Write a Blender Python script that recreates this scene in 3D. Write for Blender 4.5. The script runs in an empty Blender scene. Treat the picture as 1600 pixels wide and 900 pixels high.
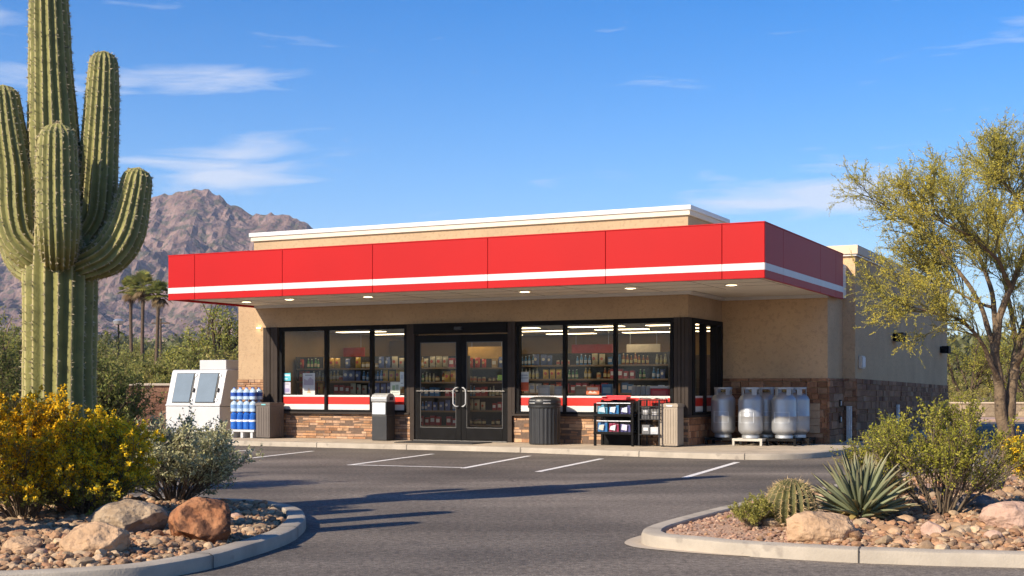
import bpy, math, random
import numpy as np
from mathutils import Vector, Matrix

sc = bpy.context.scene
COL = sc.collection
R = math.radians

# ------------------------------------------------------------ camera, sky, sun
F = 2049.0            # focal length in pixels of the 1600 px wide photograph
EYE = 1.25
cam_d = bpy.data.cameras.new("camera")
cam_d.sensor_width = 36.0
cam_d.lens = 36.0 * F / 1600.0
cam_d.shift_y = (605 - 450) / 1600.0
cam_d.clip_start = 0.1
cam_d.clip_end = 20000.0
cam = bpy.data.objects.new("camera", cam_d)
COL.objects.link(cam)
cam.location = (0, 0, EYE)
cam.rotation_euler = (R(90), 0, 0)
sc.camera = cam

SUN_EL, SUN_AZ = 30.0, 40.0       # elevation; direction of travel measured from +X towards +Y
ce, se = math.cos(R(SUN_EL)), math.sin(R(SUN_EL))
SUN_DIR = Vector((math.cos(R(SUN_AZ)) * ce, math.sin(R(SUN_AZ)) * ce, -se))

world = bpy.data.worlds.new("World")
sc.world = world
world.use_nodes = True
wt = world.node_tree
for n in list(wt.nodes):
    wt.nodes.remove(n)


def wnode(t, **kw):
    n = wt.nodes.new(t)
    for k, v in kw.items():
        setattr(n, k, v)
    return n


def wmath(op, a, b=None, c=None, clamp=False):
    n = wt.nodes.new("ShaderNodeMath")
    n.operation = op
    n.use_clamp = clamp
    for i, x in enumerate((a, b, c)):
        if x is None:
            continue
        if isinstance(x, (int, float)):
            n.inputs[i].default_value = x
        else:
            wt.links.new(x, n.inputs[i])
    return n.outputs[0]


w_out = wnode("ShaderNodeOutputWorld")
w_bg = wnode("ShaderNodeBackground")
w_bg.inputs["Strength"].default_value = 0.115
sky = wnode("ShaderNodeTexSky")
sky.sky_type = 'NISHITA'
sky.sun_disc = False
sky.sun_elevation = R(SUN_EL)
sky.sun_rotation = math.atan2(-SUN_DIR.x, -SUN_DIR.y)
sky.altitude = 900
sky.air_density = 1.0
sky.dust_density = 0.25
sky.ozone_density = 3.0
hsv = wnode("ShaderNodeHueSaturation")
hsv.inputs["Hue"].default_value = 0.509
hsv.inputs["Saturation"].default_value = 1.45
hsv.inputs["Value"].default_value = 0.92
wt.links.new(sky.outputs[0], hsv.inputs["Color"])
# thin cirrus: noise on the sky's own direction (azimuth / elevation)
tc = wnode("ShaderNodeTexCoord")
sep = wnode("ShaderNodeSeparateXYZ")
wt.links.new(tc.outputs["Generated"], sep.inputs[0])
az = wmath('ARCTAN2', sep.outputs[0], sep.outputs[1])
hz = wmath('SQRT', wmath('ADD', wmath('MULTIPLY', sep.outputs[0], sep.outputs[0]), wmath('MULTIPLY', sep.outputs[1], sep.outputs[1])))
el = wmath('ARCTAN2', sep.outputs[2], hz)
cmb = wnode("ShaderNodeCombineXYZ")
wt.links.new(wmath('MULTIPLY', az, 8.0), cmb.inputs[0])
wt.links.new(wmath('MULTIPLY', wmath('SUBTRACT', el, wmath('MULTIPLY', az, 0.02)), 52.0), cmb.inputs[1])
cn = wnode("ShaderNodeTexNoise")
cn.inputs["Scale"].default_value = 1.0
cn.inputs["Detail"].default_value = 9.0
cn.inputs["Roughness"].default_value = 0.56
cn.inputs["Distortion"].default_value = 0.6
wt.links.new(cmb.outputs[0], cn.inputs["Vector"])


def cloud_zone(a0, e0, sa, sel, amp):
    da = wmath('DIVIDE', wmath('SUBTRACT', az, a0), sa)
    de = wmath('DIVIDE', wmath('SUBTRACT', el, e0), sel)
    d2 = wmath('ADD', wmath('MULTIPLY', da, da), wmath('MULTIPLY', de, de))
    return wmath('MULTIPLY', wmath('EXPONENT', wmath('MULTIPLY', d2, -1.0)), amp)


zones = None
for z in ((-0.215, 0.162, 0.08, 0.020, 0.95), (-0.31, 0.222, 0.08, 0.010, 0.75), (-0.29, 0.275, 0.06, 0.008, 0.7),
          (-0.235, 0.224, 0.075, 0.013, 0.68), (0.220, 0.142, 0.090, 0.020, 1.42), (-0.40, 0.26, 0.06, 0.02, 0.7),
          (0.8, 0.2, 0.5, 0.1, 0.5), (-1.6, 0.3, 0.9, 0.15, 0.4)):
    v = cloud_zone(*z)
    zones = v if zones is None else wmath('MAXIMUM', zones, v)
cl = wmath('SUBTRACT', wmath('ADD', cn.outputs[0], wmath('MULTIPLY', zones, 0.38)), 0.65)
cl = wmath('MULTIPLY', wmath('MULTIPLY', cl, 3.8, clamp=True), 0.66)
cmix = wnode("ShaderNodeMixRGB")
cmix.inputs[2].default_value = (4.9, 5.0, 5.4, 1)
wt.links.new(cl, cmix.inputs[0])
# paler air low in the sky
pale = wnode("ShaderNodeMixRGB")
pale.inputs[2].default_value = (3.3, 4.2, 5.5, 1)
wt.links.new(wmath('MULTIPLY', wmath('EXPONENT', wmath('MULTIPLY', wmath('MAXIMUM', el, 0.0), -9.0)), 0.75), pale.inputs[0])
wt.links.new(hsv.outputs[0], pale.inputs[1])
wt.links.new(pale.outputs[0], cmix.inputs[1])
wt.links.new(cmix.outputs[0], w_bg.inputs["Color"])
wt.links.new(w_bg.outputs[0], w_out.inputs["Surface"])

sun_d = bpy.data.lights.new("sun", 'SUN')
sun_d.energy = 5.0
sun_d.angle = R(0.5)
sun_d.color = (1.0, 0.87, 0.69)
sun = bpy.data.objects.new("sun", sun_d)
COL.objects.link(sun)
sun.rotation_euler = SUN_DIR.to_track_quat('-Z', 'Y').to_euler()
sun.location = (-60, -30, 60)

sc.view_settings.view_transform = 'Standard'
sc.view_settings.look = 'None'
sc.view_settings.exposure = 0.75
sc.view_settings.gamma = 1.0
sc.view_settings.use_curve_mapping = False
sc.render.engine = 'CYCLES'
sc.cycles.use_denoising = True
sc.cycles.max_bounces = 8
sc.cycles.transparent_max_bounces = 16
sc.cycles.volume_bounces = 0
sc.cycles.sample_clamp_indirect = 6.0

# ------------------------------------------------------------ helpers
rng = np.random.default_rng(7)
random.seed(7)


def at(px, py, Y):
    """world point seen at pixel (px, py) of the 1600x900 photograph at distance Y"""
    return np.array(((px - 800) / F * Y, Y, EYE - (py - 605) / F * Y))


def on_z(px, py, z):
    return at(px, py, F * (EYE - z) / (py - 605))


_perm = np.random.default_rng(3).permutation(256)
_perm = np.concatenate([_perm, _perm, _perm])
_grad = np.random.default_rng(4).normal(size=(256, 3))
_grad /= np.linalg.norm(_grad, axis=1)[:, None]


def perlin(p):
    p = np.asarray(p, float)
    i = np.floor(p).astype(int)
    f = p - i
    i &= 255
    w = f * f * f * (f * (f * 6 - 15) + 10)
    out = 0
    for dx in (0, 1):
        wx = w[:, 0] if dx else 1 - w[:, 0]
        for dy in (0, 1):
            wy = w[:, 1] if dy else 1 - w[:, 1]
            for dz in (0, 1):
                wz = w[:, 2] if dz else 1 - w[:, 2]
                h = _perm[_perm[_perm[(i[:, 0] + dx) & 255] + ((i[:, 1] + dy) & 255)] + ((i[:, 2] + dz) & 255)]
                g = _grad[h]
                out = out + wx * wy * wz * (g[:, 0] * (f[:, 0] - dx) + g[:, 1] * (f[:, 1] - dy) + g[:, 2] * (f[:, 2] - dz))
    return out * 1.6


def fbm(p, octaves=5, gain=0.5, ridged=False):
    s, a = 0, 1.0
    p = np.asarray(p, float)
    for k in range(octaves):
        n = perlin(p * 2.03 ** k + 17.3 * k)
        if ridged:
            n = 1 - 2 * np.abs(n)
        s = s + a * n
        a *= gain
    return s


def norm(v):
    return v / np.maximum(np.linalg.norm(v, axis=-1, keepdims=True), 1e-9)


def link(o, parent=None):
    COL.objects.link(o)
    if parent is not None:
        o.parent = parent
    return o


def mesh_np(name, V, faces, mat, parent=None, col=None, smooth=False):
    """faces: list of (M,k) int arrays"""
    V = np.ascontiguousarray(V, dtype=np.float32)
    me = bpy.data.meshes.new(name)
    me.vertices.add(len(V))
    me.vertices.foreach_set("co", V.ravel())
    faces = [np.asarray(f, dtype=np.int32) for f in faces if len(f)]
    loops = np.concatenate([f.ravel() for f in faces])
    sizes = np.concatenate([np.full(len(f), f.shape[1], dtype=np.int32) for f in faces])
    starts = np.concatenate([[0], np.cumsum(sizes)[:-1]]).astype(np.int32)
    me.loops.add(len(loops))
    me.loops.foreach_set("vertex_index", loops)
    me.polygons.add(len(sizes))
    me.polygons.foreach_set("loop_start", starts)
    me.polygons.foreach_set("loop_total", sizes)
    me.polygons.foreach_set("use_smooth", np.full(len(sizes), smooth, dtype=bool))
    if col is not None:
        col = np.asarray(col, dtype=np.float32)
        if col.ndim == 1:
            col = np.repeat(col[:, None], 3, 1)
        c4 = np.ones((len(V), 4), dtype=np.float32)
        c4[:, :3] = col
        a = me.color_attributes.new("col", 'FLOAT_COLOR', 'POINT')
        a.data.foreach_set("color", c4.ravel())
    me.update(calc_edges=True)
    me.validate()
    if mat is not None:
        me.materials.append(mat)
    return link(bpy.data.objects.new(name, me), parent)


class MB:
    """collects shapes, then links them as ONE mesh object"""

    def __init__(self):
        self.v, self.f, self.c = [], [], []

    def add(self, vs, fs, c=1.0):
        b = len(self.v)
        self.v += [tuple(map(float, p)) for p in vs]
        self.f += [tuple(b + i for i in f) for f in fs]
        self.c += [c if isinstance(c, tuple) else (c, c, c)] * len(vs)
        return self

    def box(self, x0, x1, y0, y1, z0, z1, c=1.0):
        return self.add([(x0, y0, z0), (x1, y0, z0), (x1, y1, z0), (x0, y1, z0), (x0, y0, z1), (x1, y0, z1), (x1, y1, z1), (x0, y1, z1)],
                        [(0, 3, 2, 1), (4, 5, 6, 7), (0, 1, 5, 4), (1, 2, 6, 5), (2, 3, 7, 6), (3, 0, 4, 7)], c)

    def slab(self, a, b, c_, d, t, c=1.0):
        """a quad a b c d given counter-clockwise, pushed out by t along its normal"""
        a, b, c_, d = map(lambda p: np.array(p, float), (a, b, c_, d))
        n = np.cross(b - a, d - a)
        n = n / np.linalg.norm(n) * t
        vs = [a, b, c_, d, a + n, b + n, c_ + n, d + n]
        return self.add(vs, [(0, 3, 2, 1), (4, 5, 6, 7), (0, 1, 5, 4), (1, 2, 6, 5), (2, 3, 7, 6), (3, 0, 4, 7)], c)

    def prism(self, prof, x0, x1, c=1.0):
        """profile of (y, z) swept along x"""
        n = len(prof)
        vs = [(x0, y, z) for y, z in prof] + [(x1, y, z) for y, z in prof]
        fs = [tuple(range(n)), tuple(range(2 * n - 1, n - 1, -1))]
        fs += [(i, i + n, (i + 1) % n + n, (i + 1) % n) for i in range(n)]
        return self.add(vs, fs, c)

    def vprism(self, poly, z0, z1, c=1.0):
        n = len(poly)
        vs = [(x, y, z0) for x, y in poly] + [(x, y, z1) for x, y in poly]
        fs = [tuple(range(n - 1, -1, -1)), tuple(range(n, 2 * n))]
        fs += [(i, (i + 1) % n, (i + 1) % n + n, i + n) for i in range(n)]
        return self.add(vs, fs, c)

    def lathe(self, prof, n=24, cx=0, cy=0, rib=None, c=1.0, cap=True):
        """profile of (radius, z)"""
        vs, fs = [], []
        for r, z in prof:
            for k in range(n):
                a = 2 * math.pi * k / n
                rr = r * (rib(k) if rib else 1)
                vs.append((cx + rr * math.cos(a), cy + rr * math.sin(a), z))
        for i in range(len(prof) - 1):
            for k in range(n):
                k2 = (k + 1) % n
                fs.append((i * n + k, i * n + k2, (i + 1) * n + k2, (i + 1) * n + k))
        if cap:
            fs.append(tuple(range(n - 1, -1, -1)))
            fs.append(tuple((len(prof) - 1) * n + k for k in range(n)))
        return self.add(vs, fs, c)

    def tube(self, path, r, n=8, c=1.0):
        path = [np.array(p, float) for p in path]
        rs = r if isinstance(r, (list, tuple)) else [r] * len(path)
        V, Fq = tubes(np.array([path]), np.array([rs]), n)
        b0 = [(tuple(range(n - 1, -1, -1))), tuple((len(path) - 1) * n + k for k in range(n))]
        return self.add(V, [tuple(f) for f in Fq] + b0, c)

    def build(self, name, mat, parent=None, smooth=False, bevel=0.0, seg=2, use_col=False):
        me = bpy.data.meshes.new(name)
        me.from_pydata(self.v, [], self.f)
        if use_col:
            c4 = np.ones((len(self.v), 4), dtype=np.float32)
            c4[:, :3] = np.array(self.c, dtype=np.float32)
            a = me.color_attributes.new("col", 'FLOAT_COLOR', 'POINT')
            a.data.foreach_set("color", c4.ravel())
        me.update()
        if mat is not None:
            me.materials.append(mat)
        if smooth:
            me.polygons.foreach_set("use_smooth", np.ones(len(me.polygons), dtype=bool))
            me.set_sharp_from_angle(angle=R(38))
        o = link(bpy.data.objects.new(name, me), parent)
        if bevel:
            m = o.modifiers.new("bevel", 'BEVEL')
            m.width = bevel
            m.segments = seg
            m.limit_method = 'ANGLE'
            m.angle_limit = R(40)
            m.harden_normals = False
        return o


def tubes(P, Rr, n=5):
    """P (N,K,3) paths, Rr (N,K) radii -> verts, quads"""
    N, K, _ = P.shape
    T = norm(np.gradient(P, axis=1))
    ref = np.where(np.abs(T[:, :, 2:3]) > 0.9, np.array([[[1.0, 0, 0]]]), np.array([[[0, 0, 1.0]]]))
    # one reference per path keeps the rings from twisting
    m = norm(P[:, -1] - P[:, 0])
    ref = np.where(np.abs(m[:, None, 2:3]) > 0.8, np.array([[[1.0, 0.1, 0]]]), np.array([[[0.1, 0, 1.0]]])) + 0 * T
    A = norm(np.cross(T, ref))
    Bn = np.cross(T, A)
    a = np.arange(n) * 2 * math.pi / n
    V = P[:, :, None, :] + Rr[:, :, None, None] * (A[:, :, None, :] * np.cos(a)[None, None, :, None] + Bn[:, :, None, :] * np.sin(a)[None, None, :, None])
    idx = np.arange(N * K * n).reshape(N, K, n)
    q = np.stack([idx[:, :-1, :], np.roll(idx, -1, 2)[:, :-1, :], np.roll(idx, -1, 2)[:, 1:, :], idx[:, 1:, :]], -1).reshape(-1, 4)
    return V.reshape(-1, 3), q


def tag(o, label, cat, group=None):
    o["label"] = label
    o["category"] = cat
    if group:
        o["group"] = group
    return o


def kind(o, k):
    o["kind"] = k
    return o


def thing(name, label, cat, loc=(0, 0, 0), rz=0.0, group=None, scale=1.0):
    o = bpy.data.objects.new(name, None)
    COL.objects.link(o)
    o.empty_display_size = 0.1
    o.location = [float(x) for x in loc]
    o.rotation_euler = (0, 0, rz)
    o.scale = (scale,) * 3 if isinstance(scale, (int, float)) else scale
    return tag(o, label, cat, group)


def copy_thing(src, loc, rz=0.0, label=None, group=None, scale=None, cat=None):
    r = src.copy()
    COL.objects.link(r)
    r.location = [float(x) for x in loc]
    r.rotation_euler = (0, 0, rz)
    if scale is not None:
        r.scale = (scale,) * 3 if isinstance(scale, (int, float)) else scale
    if label:
        r["label"] = label
    if group:
        r["group"] = group
    if cat:
        r["category"] = cat
    for ch in list(src.children):
        c = ch.copy()
        COL.objects.link(c)
        c.parent = r
        for g in list(ch.children):
            d = g.copy()
            COL.objects.link(d)
            d.parent = c
    return r


# ------------------------------------------------------------ materials
def mat(name, color, rough=0.6, metal=0.0, var=0.12, scale=6.0, bump=0.0, bscale=60.0, attr=False, color2=None, detail=4.0,
        spec=0.5, emit=None, bdist=0.01, coat=0.0, sharp=None, stretch=None, speckle=None):
    m = bpy.data.materials.new(name)
    m.use_nodes = True
    nt = m.node_tree
    b = nt.nodes["Principled BSDF"]
    b.inputs["Roughness"].default_value = rough
    b.inputs["Metallic"].default_value = metal
    b.inputs["Specular IOR Level"].default_value = spec
    b.inputs["Coat Weight"].default_value = coat
    t = nt.nodes.new("ShaderNodeTexCoord")
    vec = t.outputs["Object"]
    if stretch:
        mp = nt.nodes.new("ShaderNodeMapping")
        mp.inputs["Scale"].default_value = stretch
        nt.links.new(vec, mp.inputs[0])
        vec = mp.outputs[0]
    n = nt.nodes.new("ShaderNodeTexNoise")
    n.inputs["Scale"].default_value = scale
    n.inputs["Detail"].default_value = detail
    n.inputs["Roughness"].default_value = 0.6
    nt.links.new(vec, n.inputs["Vector"])
    rp = nt.nodes.new("ShaderNodeValToRGB")
    c1 = np.array(color)
    if color2 is None:
        lo, hi = c1 * (1 - var), np.minimum(c1 * (1 + var), 1)
    else:
        lo, hi = c1, np.array(color2)
    a, bb = sharp or (0.3, 0.7)
    rp.color_ramp.elements[0].position = a
    rp.color_ramp.elements[1].position = bb
    rp.color_ramp.elements[0].color = (*lo, 1)
    rp.color_ramp.elements[1].color = (*hi, 1)
    nt.links.new(n.outputs[0], rp.inputs[0])
    out = rp.outputs[0]
    if speckle:
        # speckle = (scale, colour, threshold)
        n3 = nt.nodes.new("ShaderNodeTexNoise")
        n3.inputs["Scale"].default_value = speckle[0]
        n3.inputs["Detail"].default_value = 3
        nt.links.new(t.outputs["Object"], n3.inputs["Vector"])
        r3 = nt.nodes.new("ShaderNodeValToRGB")
        r3.color_ramp.elements[0].position = speckle[2]
        r3.color_ramp.elements[1].position = speckle[2] + 0.06
        r3.color_ramp.elements[0].color = (0, 0, 0, 1)
        r3.color_ramp.elements[1].color = (speckle[3] if len(speckle) > 3 else 0.8,) * 3 + (1,)
        nt.links.new(n3.outputs[0], r3.inputs[0])
        mx3 = nt.nodes.new("ShaderNodeMixRGB")
        mx3.inputs[2].default_value = (*speckle[1], 1)
        nt.links.new(r3.outputs[0], mx3.inputs[0])
        nt.links.new(out, mx3.inputs[1])
        out = mx3.outputs[0]
    if attr:
        at_ = nt.nodes.new("ShaderNodeAttribute")
        at_.attribute_name = "col"
        mx = nt.nodes.new("ShaderNodeMixRGB")
        mx.blend_type = 'MULTIPLY'
        mx.inputs[0].default_value = 1.0
        nt.links.new(out, mx.inputs[1])
        nt.links.new(at_.outputs["Color"], mx.inputs[2])
        out = mx.outputs[0]
    nt.links.new(out, b.inputs["Base Color"])
    if bump:
        n2 = nt.nodes.new("ShaderNodeTexNoise")
        n2.inputs["Scale"].default_value = bscale
        n2.inputs["Detail"].default_value = 6
        nt.links.new(vec, n2.inputs["Vector"])
        bp = nt.nodes.new("ShaderNodeBump")
        bp.inputs["Strength"].default_value = bump
        bp.inputs["Distance"].default_value = bdist
        nt.links.new(n2.outputs[0], bp.inputs["Height"])
        nt.links.new(bp.outputs[0], b.inputs["Normal"])
    if emit:
        b.inputs["Emission Color"].default_value = (*emit[0], 1)
        b.inputs["Emission Strength"].default_value = emit[1]
    return m


def leaf_mat(name, trans=0.35, rough=0.55):
    """leaf colour comes per leaf from the mesh; some light passes through"""
    m = bpy.data.materials.new(name)
    m.use_nodes = True
    nt = m.node_tree
    b = nt.nodes["Principled BSDF"]
    o = nt.nodes["Material Output"]
    a = nt.nodes.new("ShaderNodeAttribute")
    a.attribute_name = "col"
    b.inputs["Roughness"].default_value = rough
    b.inputs["Specular IOR Level"].default_value = 0.3
    tr = nt.nodes.new("ShaderNodeBsdfTranslucent")
    mx = nt.nodes.new("ShaderNodeMixShader")
    mx.inputs[0].default_value = trans
    nt.links.new(a.outputs["Color"], b.inputs["Base Color"])
    nt.links.new(a.outputs["Color"], tr.inputs["Color"])
    nt.links.new(b.outputs[0], mx.inputs[1])
    nt.links.new(tr.outputs[0], mx.inputs[2])
    nt.links.new(mx.outputs[0], o.inputs["Surface"])
    return m


def glass_mat(name, tint=(0.72, 0.76, 0.76), ior=1.55, rough=0.0):
    m = bpy.data.materials.new(name)
    m.use_nodes = True
    nt = m.node_tree
    for n in list(nt.nodes):
        nt.nodes.remove(n)
    o = nt.nodes.new("ShaderNodeOutputMaterial")
    t = nt.nodes.new("ShaderNodeBsdfTransparent")
    t.inputs[0].default_value = (*tint, 1)
    g = nt.nodes.new("ShaderNodeBsdfGlossy")
    g.inputs["Roughness"].default_value = rough
    g.inputs["Color"].default_value = (0.95, 0.97, 1.0, 1)
    f = nt.nodes.new("ShaderNodeFresnel")
    f.inputs[0].default_value = ior
    mul = nt.nodes.new("ShaderNodeMath")
    mul.operation = 'MULTIPLY'
    mul.use_clamp = True
    mul.inputs[1].default_value = 0.75
    nt.links.new(f.outputs[0], mul.inputs[0])
    mx = nt.nodes.new("ShaderNodeMixShader")
    nt.links.new(mul.outputs[0], mx.inputs[0])
    nt.links.new(t.outputs[0], mx.inputs[1])
    nt.links.new(g.outputs[0], mx.inputs[2])
    nt.links.new(mx.outputs[0], o.inputs["Surface"])
    return m


def plain(name, color, rough=0.5, **kw):
    kw.setdefault("var", 0.06)
    return mat(name, color, rough, **kw)

# stucco, stone, metal ...
M = {}
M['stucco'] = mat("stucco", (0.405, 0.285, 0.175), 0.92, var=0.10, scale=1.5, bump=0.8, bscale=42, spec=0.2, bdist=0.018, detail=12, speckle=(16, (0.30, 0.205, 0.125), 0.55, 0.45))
M['stucco_shade_lift'] = mat("side_stucco", (0.55, 0.37, 0.21), 0.92, var=0.12, scale=1.1, bump=0.8, bscale=42, spec=0.2, bdist=0.018, detail=12, speckle=(16, (0.40, 0.265, 0.15), 0.55, 0.45))  # same stucco, colour brightened and warmed to offset the bluish shade
M['stone'] = mat("ledge_stone", (0.88, 0.88, 0.88), 0.9, var=0.3, scale=9, bump=0.9, bscale=22, attr=True, spec=0.2, bdist=0.02, detail=8)
M['mortar'] = mat("mortar", (0.13, 0.085, 0.06), 0.95, var=0.2, scale=20)
M['cap'] = mat("parapet_paint", (0.58, 0.49, 0.38), 0.6, var=0.04, scale=3)
M['cap_tan'] = mat("cornice_paint", (0.60, 0.47, 0.33), 0.7, var=0.05, scale=3)
M['red'] = mat("red_panel", (0.40, 0.004, 0.005), 0.5, var=0.04, scale=0.6, spec=0.16, detail=2)
M['joint'] = plain("joint_sealant", (0.10, 0.012, 0.012), 0.8)
M['white'] = mat("white_paint", (0.56, 0.55, 0.54), 0.45, var=0.04, scale=4)
M['soffit'] = mat("soffit_panel", (0.72, 0.66, 0.57), 0.7, var=0.04, scale=2, bump=0.05, bscale=5)
M['black'] = mat("dark_bronze_metal", (0.009, 0.0085, 0.0085), 0.6, var=0.2, scale=5, spec=0.06)
M['bronze'] = mat("bronze_cladding", (0.042, 0.033, 0.028), 0.65, var=0.15, scale=3, spec=0.08)
M['glass'] = glass_mat("window_glass", (0.86, 0.88, 0.87), ior=1.45)
M['steel'] = mat("brushed_steel", (0.72, 0.72, 0.71), 0.3, metal=1.0, var=0.06, scale=14)
M['bead'] = plain("dark_bead", (0.10, 0.095, 0.09), 0.4, metal=0.5)
M['galv'] = mat("galvanized_steel", (0.56, 0.58, 0.60), 0.45, metal=0.7, var=0.15, scale=18)
M['concrete'] = mat("concrete", (0.45, 0.375, 0.285), 0.9, var=0.14, scale=1.3, bump=0.35, bscale=90, spec=0.2, bdist=0.006, detail=9,
                    speckle=(3.1, (0.26, 0.225, 0.19), 0.60, 0.5))
M['curb'] = mat("curb_concrete", (0.375, 0.325, 0.26), 0.92, var=0.18, scale=2.4, bump=0.5, bscale=70, spec=0.15, bdist=0.008, detail=9,
                speckle=(5.0, (0.22, 0.19, 0.16), 0.62, 0.55))
M['dark_joint'] = plain("curb_joint", (0.05, 0.045, 0.04), 0.95)
M['line'] = mat("road_paint", (0.74, 0.71, 0.66), 0.8, var=0.1, scale=7, speckle=(26, (0.12, 0.11, 0.10), 0.60, 0.8))
M['white_metal'] = mat("white_enamel", (0.46, 0.465, 0.47), 0.38, var=0.05, scale=3)
M['grey_panel'] = mat("grey_blue_panel", (0.12, 0.165, 0.215), 0.5, var=0.08, scale=3, spec=0.2)
M['brown_box'] = mat("brown_plastic", (0.105, 0.085, 0.072), 0.6, var=0.12, scale=4, bump=0.15, bscale=120)
M['tan_box'] = mat("tan_plastic", (0.30, 0.245, 0.185), 0.6, var=0.1, scale=4, bump=0.15, bscale=120)
M['black_plastic'] = mat("black_plastic", (0.022, 0.022, 0.023), 0.42, var=0.2, scale=5, bump=0.1, bscale=140)
M['rubber'] = mat("rubber", (0.028, 0.026, 0.025), 0.9, var=0.2, scale=12, bump=0.3, bscale=220)
M['dirt'] = mat("desert_dirt", (0.30, 0.215, 0.145), 0.95, var=0.25, scale=0.35, bump=0.4, bscale=9, detail=9, spec=0.1)
M['lamp_on'] = plain("lit_lamp", (0.9, 0.8, 0.6), 0.5, emit=((1.0, 0.78, 0.45), 7.0))
M['tube_on'] = plain("lit_ceiling_panel", (0.9, 0.9, 0.85), 0.5, emit=((1.0, 0.76, 0.45), 4.6))

# ------------------------------------------------------------ ground, far hills
# asphalt with worn, streaky lanes
ma = bpy.data.materials.new("asphalt")
ma.use_nodes = True
nt = ma.node_tree
pb = nt.nodes["Principled BSDF"]
pb.inputs["Roughness"].default_value = 0.86
pb.inputs["Specular IOR Level"].default_value = 0.3


def anode(t):
    return nt.nodes.new(t)


def anoise(scale, detail, stretch=None, rot=0.0, distort=0.0):
    t = anode("ShaderNodeTexCoord")
    mp = anode("ShaderNodeMapping")
    mp.inputs["Scale"].default_value = stretch or (1, 1, 1)
    mp.inputs["Rotation"].default_value = (0, 0, rot)
    n = anode("ShaderNodeTexNoise")
    n.inputs["Scale"].default_value = scale
    n.inputs["Detail"].default_value = detail
    n.inputs["Distortion"].default_value = distort
    nt.links.new(t.outputs["Object"], mp.inputs[0])
    nt.links.new(mp.outputs[0], n.inputs["Vector"])
    return n.outputs[0]


def aramp(x, a, b, c0, c1):
    r = anode("ShaderNodeValToRGB")
    r.color_ramp.elements[0].position = a
    r.color_ramp.elements[1].position = b
    r.color_ramp.elements[0].color = (*c0, 1)
    r.color_ramp.elements[1].color = (*c1, 1)
    nt.links.new(x, r.inputs[0])
    return r.outputs[0]


def amix(f, a, b, mode='MIX'):
    m = anode("ShaderNodeMixRGB")
    m.blend_type = mode
    for i, x in enumerate((f, a, b)):
        if isinstance(x, (int, float)):
            m.inputs[i].default_value = x
        elif isinstance(x, tuple):
            m.inputs[i].default_value = (*x, 1)
        else:
            nt.links.new(x, m.inputs[i])
    return m.outputs[0]


worn = aramp(anoise(0.16, 5, (0.6, 1.4, 1), 0.3, 0.5), 0.38, 0.66, (0.82,) * 3, (1.30, 1.27, 1.22))
streak = aramp(anoise(1.0, 6, (0.07, 0.85, 1), R(20), 0.4), 0.30, 0.70, (0.66,) * 3, (1.2,) * 3)
blotch = aramp(anoise(0.45, 8), 0.3, 0.7, (0.66,) * 3, (1.22,) * 3)
grain = aramp(anoise(75, 3), 0.32, 0.72, (0.45,) * 3, (1.7,) * 3)
chips = aramp(anoise(34, 2), 0.64, 0.70, (0, 0, 0), (0.75,) * 3)
c = amix(1.0, (0.152, 0.129, 0.106), streak, 'MULTIPLY')
c = amix(1.0, c, blotch, 'MULTIPLY')
c = amix(1.0, c, worn, 'MULTIPLY')
c = amix(0.85, c, grain, 'MULTIPLY')
mid = aramp(anoise(19, 4), 0.34, 0.68, (0.62,) * 3, (1.42,) * 3)
c = amix(0.9, c, mid, 'MULTIPLY')
c = amix(chips, c, (0.21, 0.18, 0.155))
# hairline cracks, only here and there
vo = anode("ShaderNodeTexVoronoi")
vo.feature = 'DISTANCE_TO_EDGE'
vo.inputs["Scale"].default_value = 0.33
tcv = anode("ShaderNodeTexCoord")
va = anode("ShaderNodeVectorMath")
va.operation = 'MULTIPLY_ADD'
nv_ = anode("ShaderNodeTexNoise")
nv_.inputs["Scale"].default_value = 1.6
nv_.inputs["Detail"].default_value = 6
nt.links.new(tcv.outputs["Object"], nv_.inputs["Vector"])
nt.links.new(nv_.outputs["Color"], va.inputs[0])
va.inputs[1].default_value = (0.9, 0.9, 0)
nt.links.new(tcv.outputs["Object"], va.inputs[2])
nt.links.new(va.outputs[0], vo.inputs["Vector"])
crack = aramp(vo.outputs["Distance"], 0.0015, 0.006, (0.75,) * 3, (0, 0, 0))
c = amix(amix(1.0, crack, aramp(anoise(0.22, 3), 0.50, 0.60, (0, 0, 0), (1, 1, 1)), 'MULTIPLY'), c, (0.025, 0.022, 0.02))
oil = aramp(anoise(0.9, 4, (1, 1, 1), 0.7), 0.66, 0.74, (0, 0, 0), (0.55,) * 3)
c = amix(oil, c, (0.05, 0.044, 0.04))
nt.links.new(c, pb.inputs["Base Color"])
bp = anode("ShaderNodeBump")
bp.inputs["Strength"].default_value = 0.55
bp.inputs["Distance"].default_value = 0.012
nt.links.new(anoise(75, 3), bp.inputs["Height"])
nt.links.new(bp.outputs[0], pb.inputs["Normal"])
M['asphalt'] = ma


def ground_z(X, Y):
    d = np.maximum(0, Y - 44)
    z = -0.03 + 0.031 * d * (1 - np.exp(-d / 40)) * np.where(X < 12, 1, 1.0)
    side = np.maximum(0, np.abs(X) - 60)
    return z + 0.01 * side + 0.25 * perlin(np.stack([X / 14, Y / 14, 0 * X], 1)) * np.clip(d / 30, 0, 1)


def grid(xs, ys):
    X, Y = np.meshgrid(xs, ys)
    n, m = X.shape
    i = np.arange(n * m).reshape(n, m)
    q = np.stack([i[:-1, :-1], i[:-1, 1:], i[1:, 1:], i[1:, :-1]], -1).reshape(-1, 4)
    return X.ravel(), Y.ravel(), q


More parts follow.
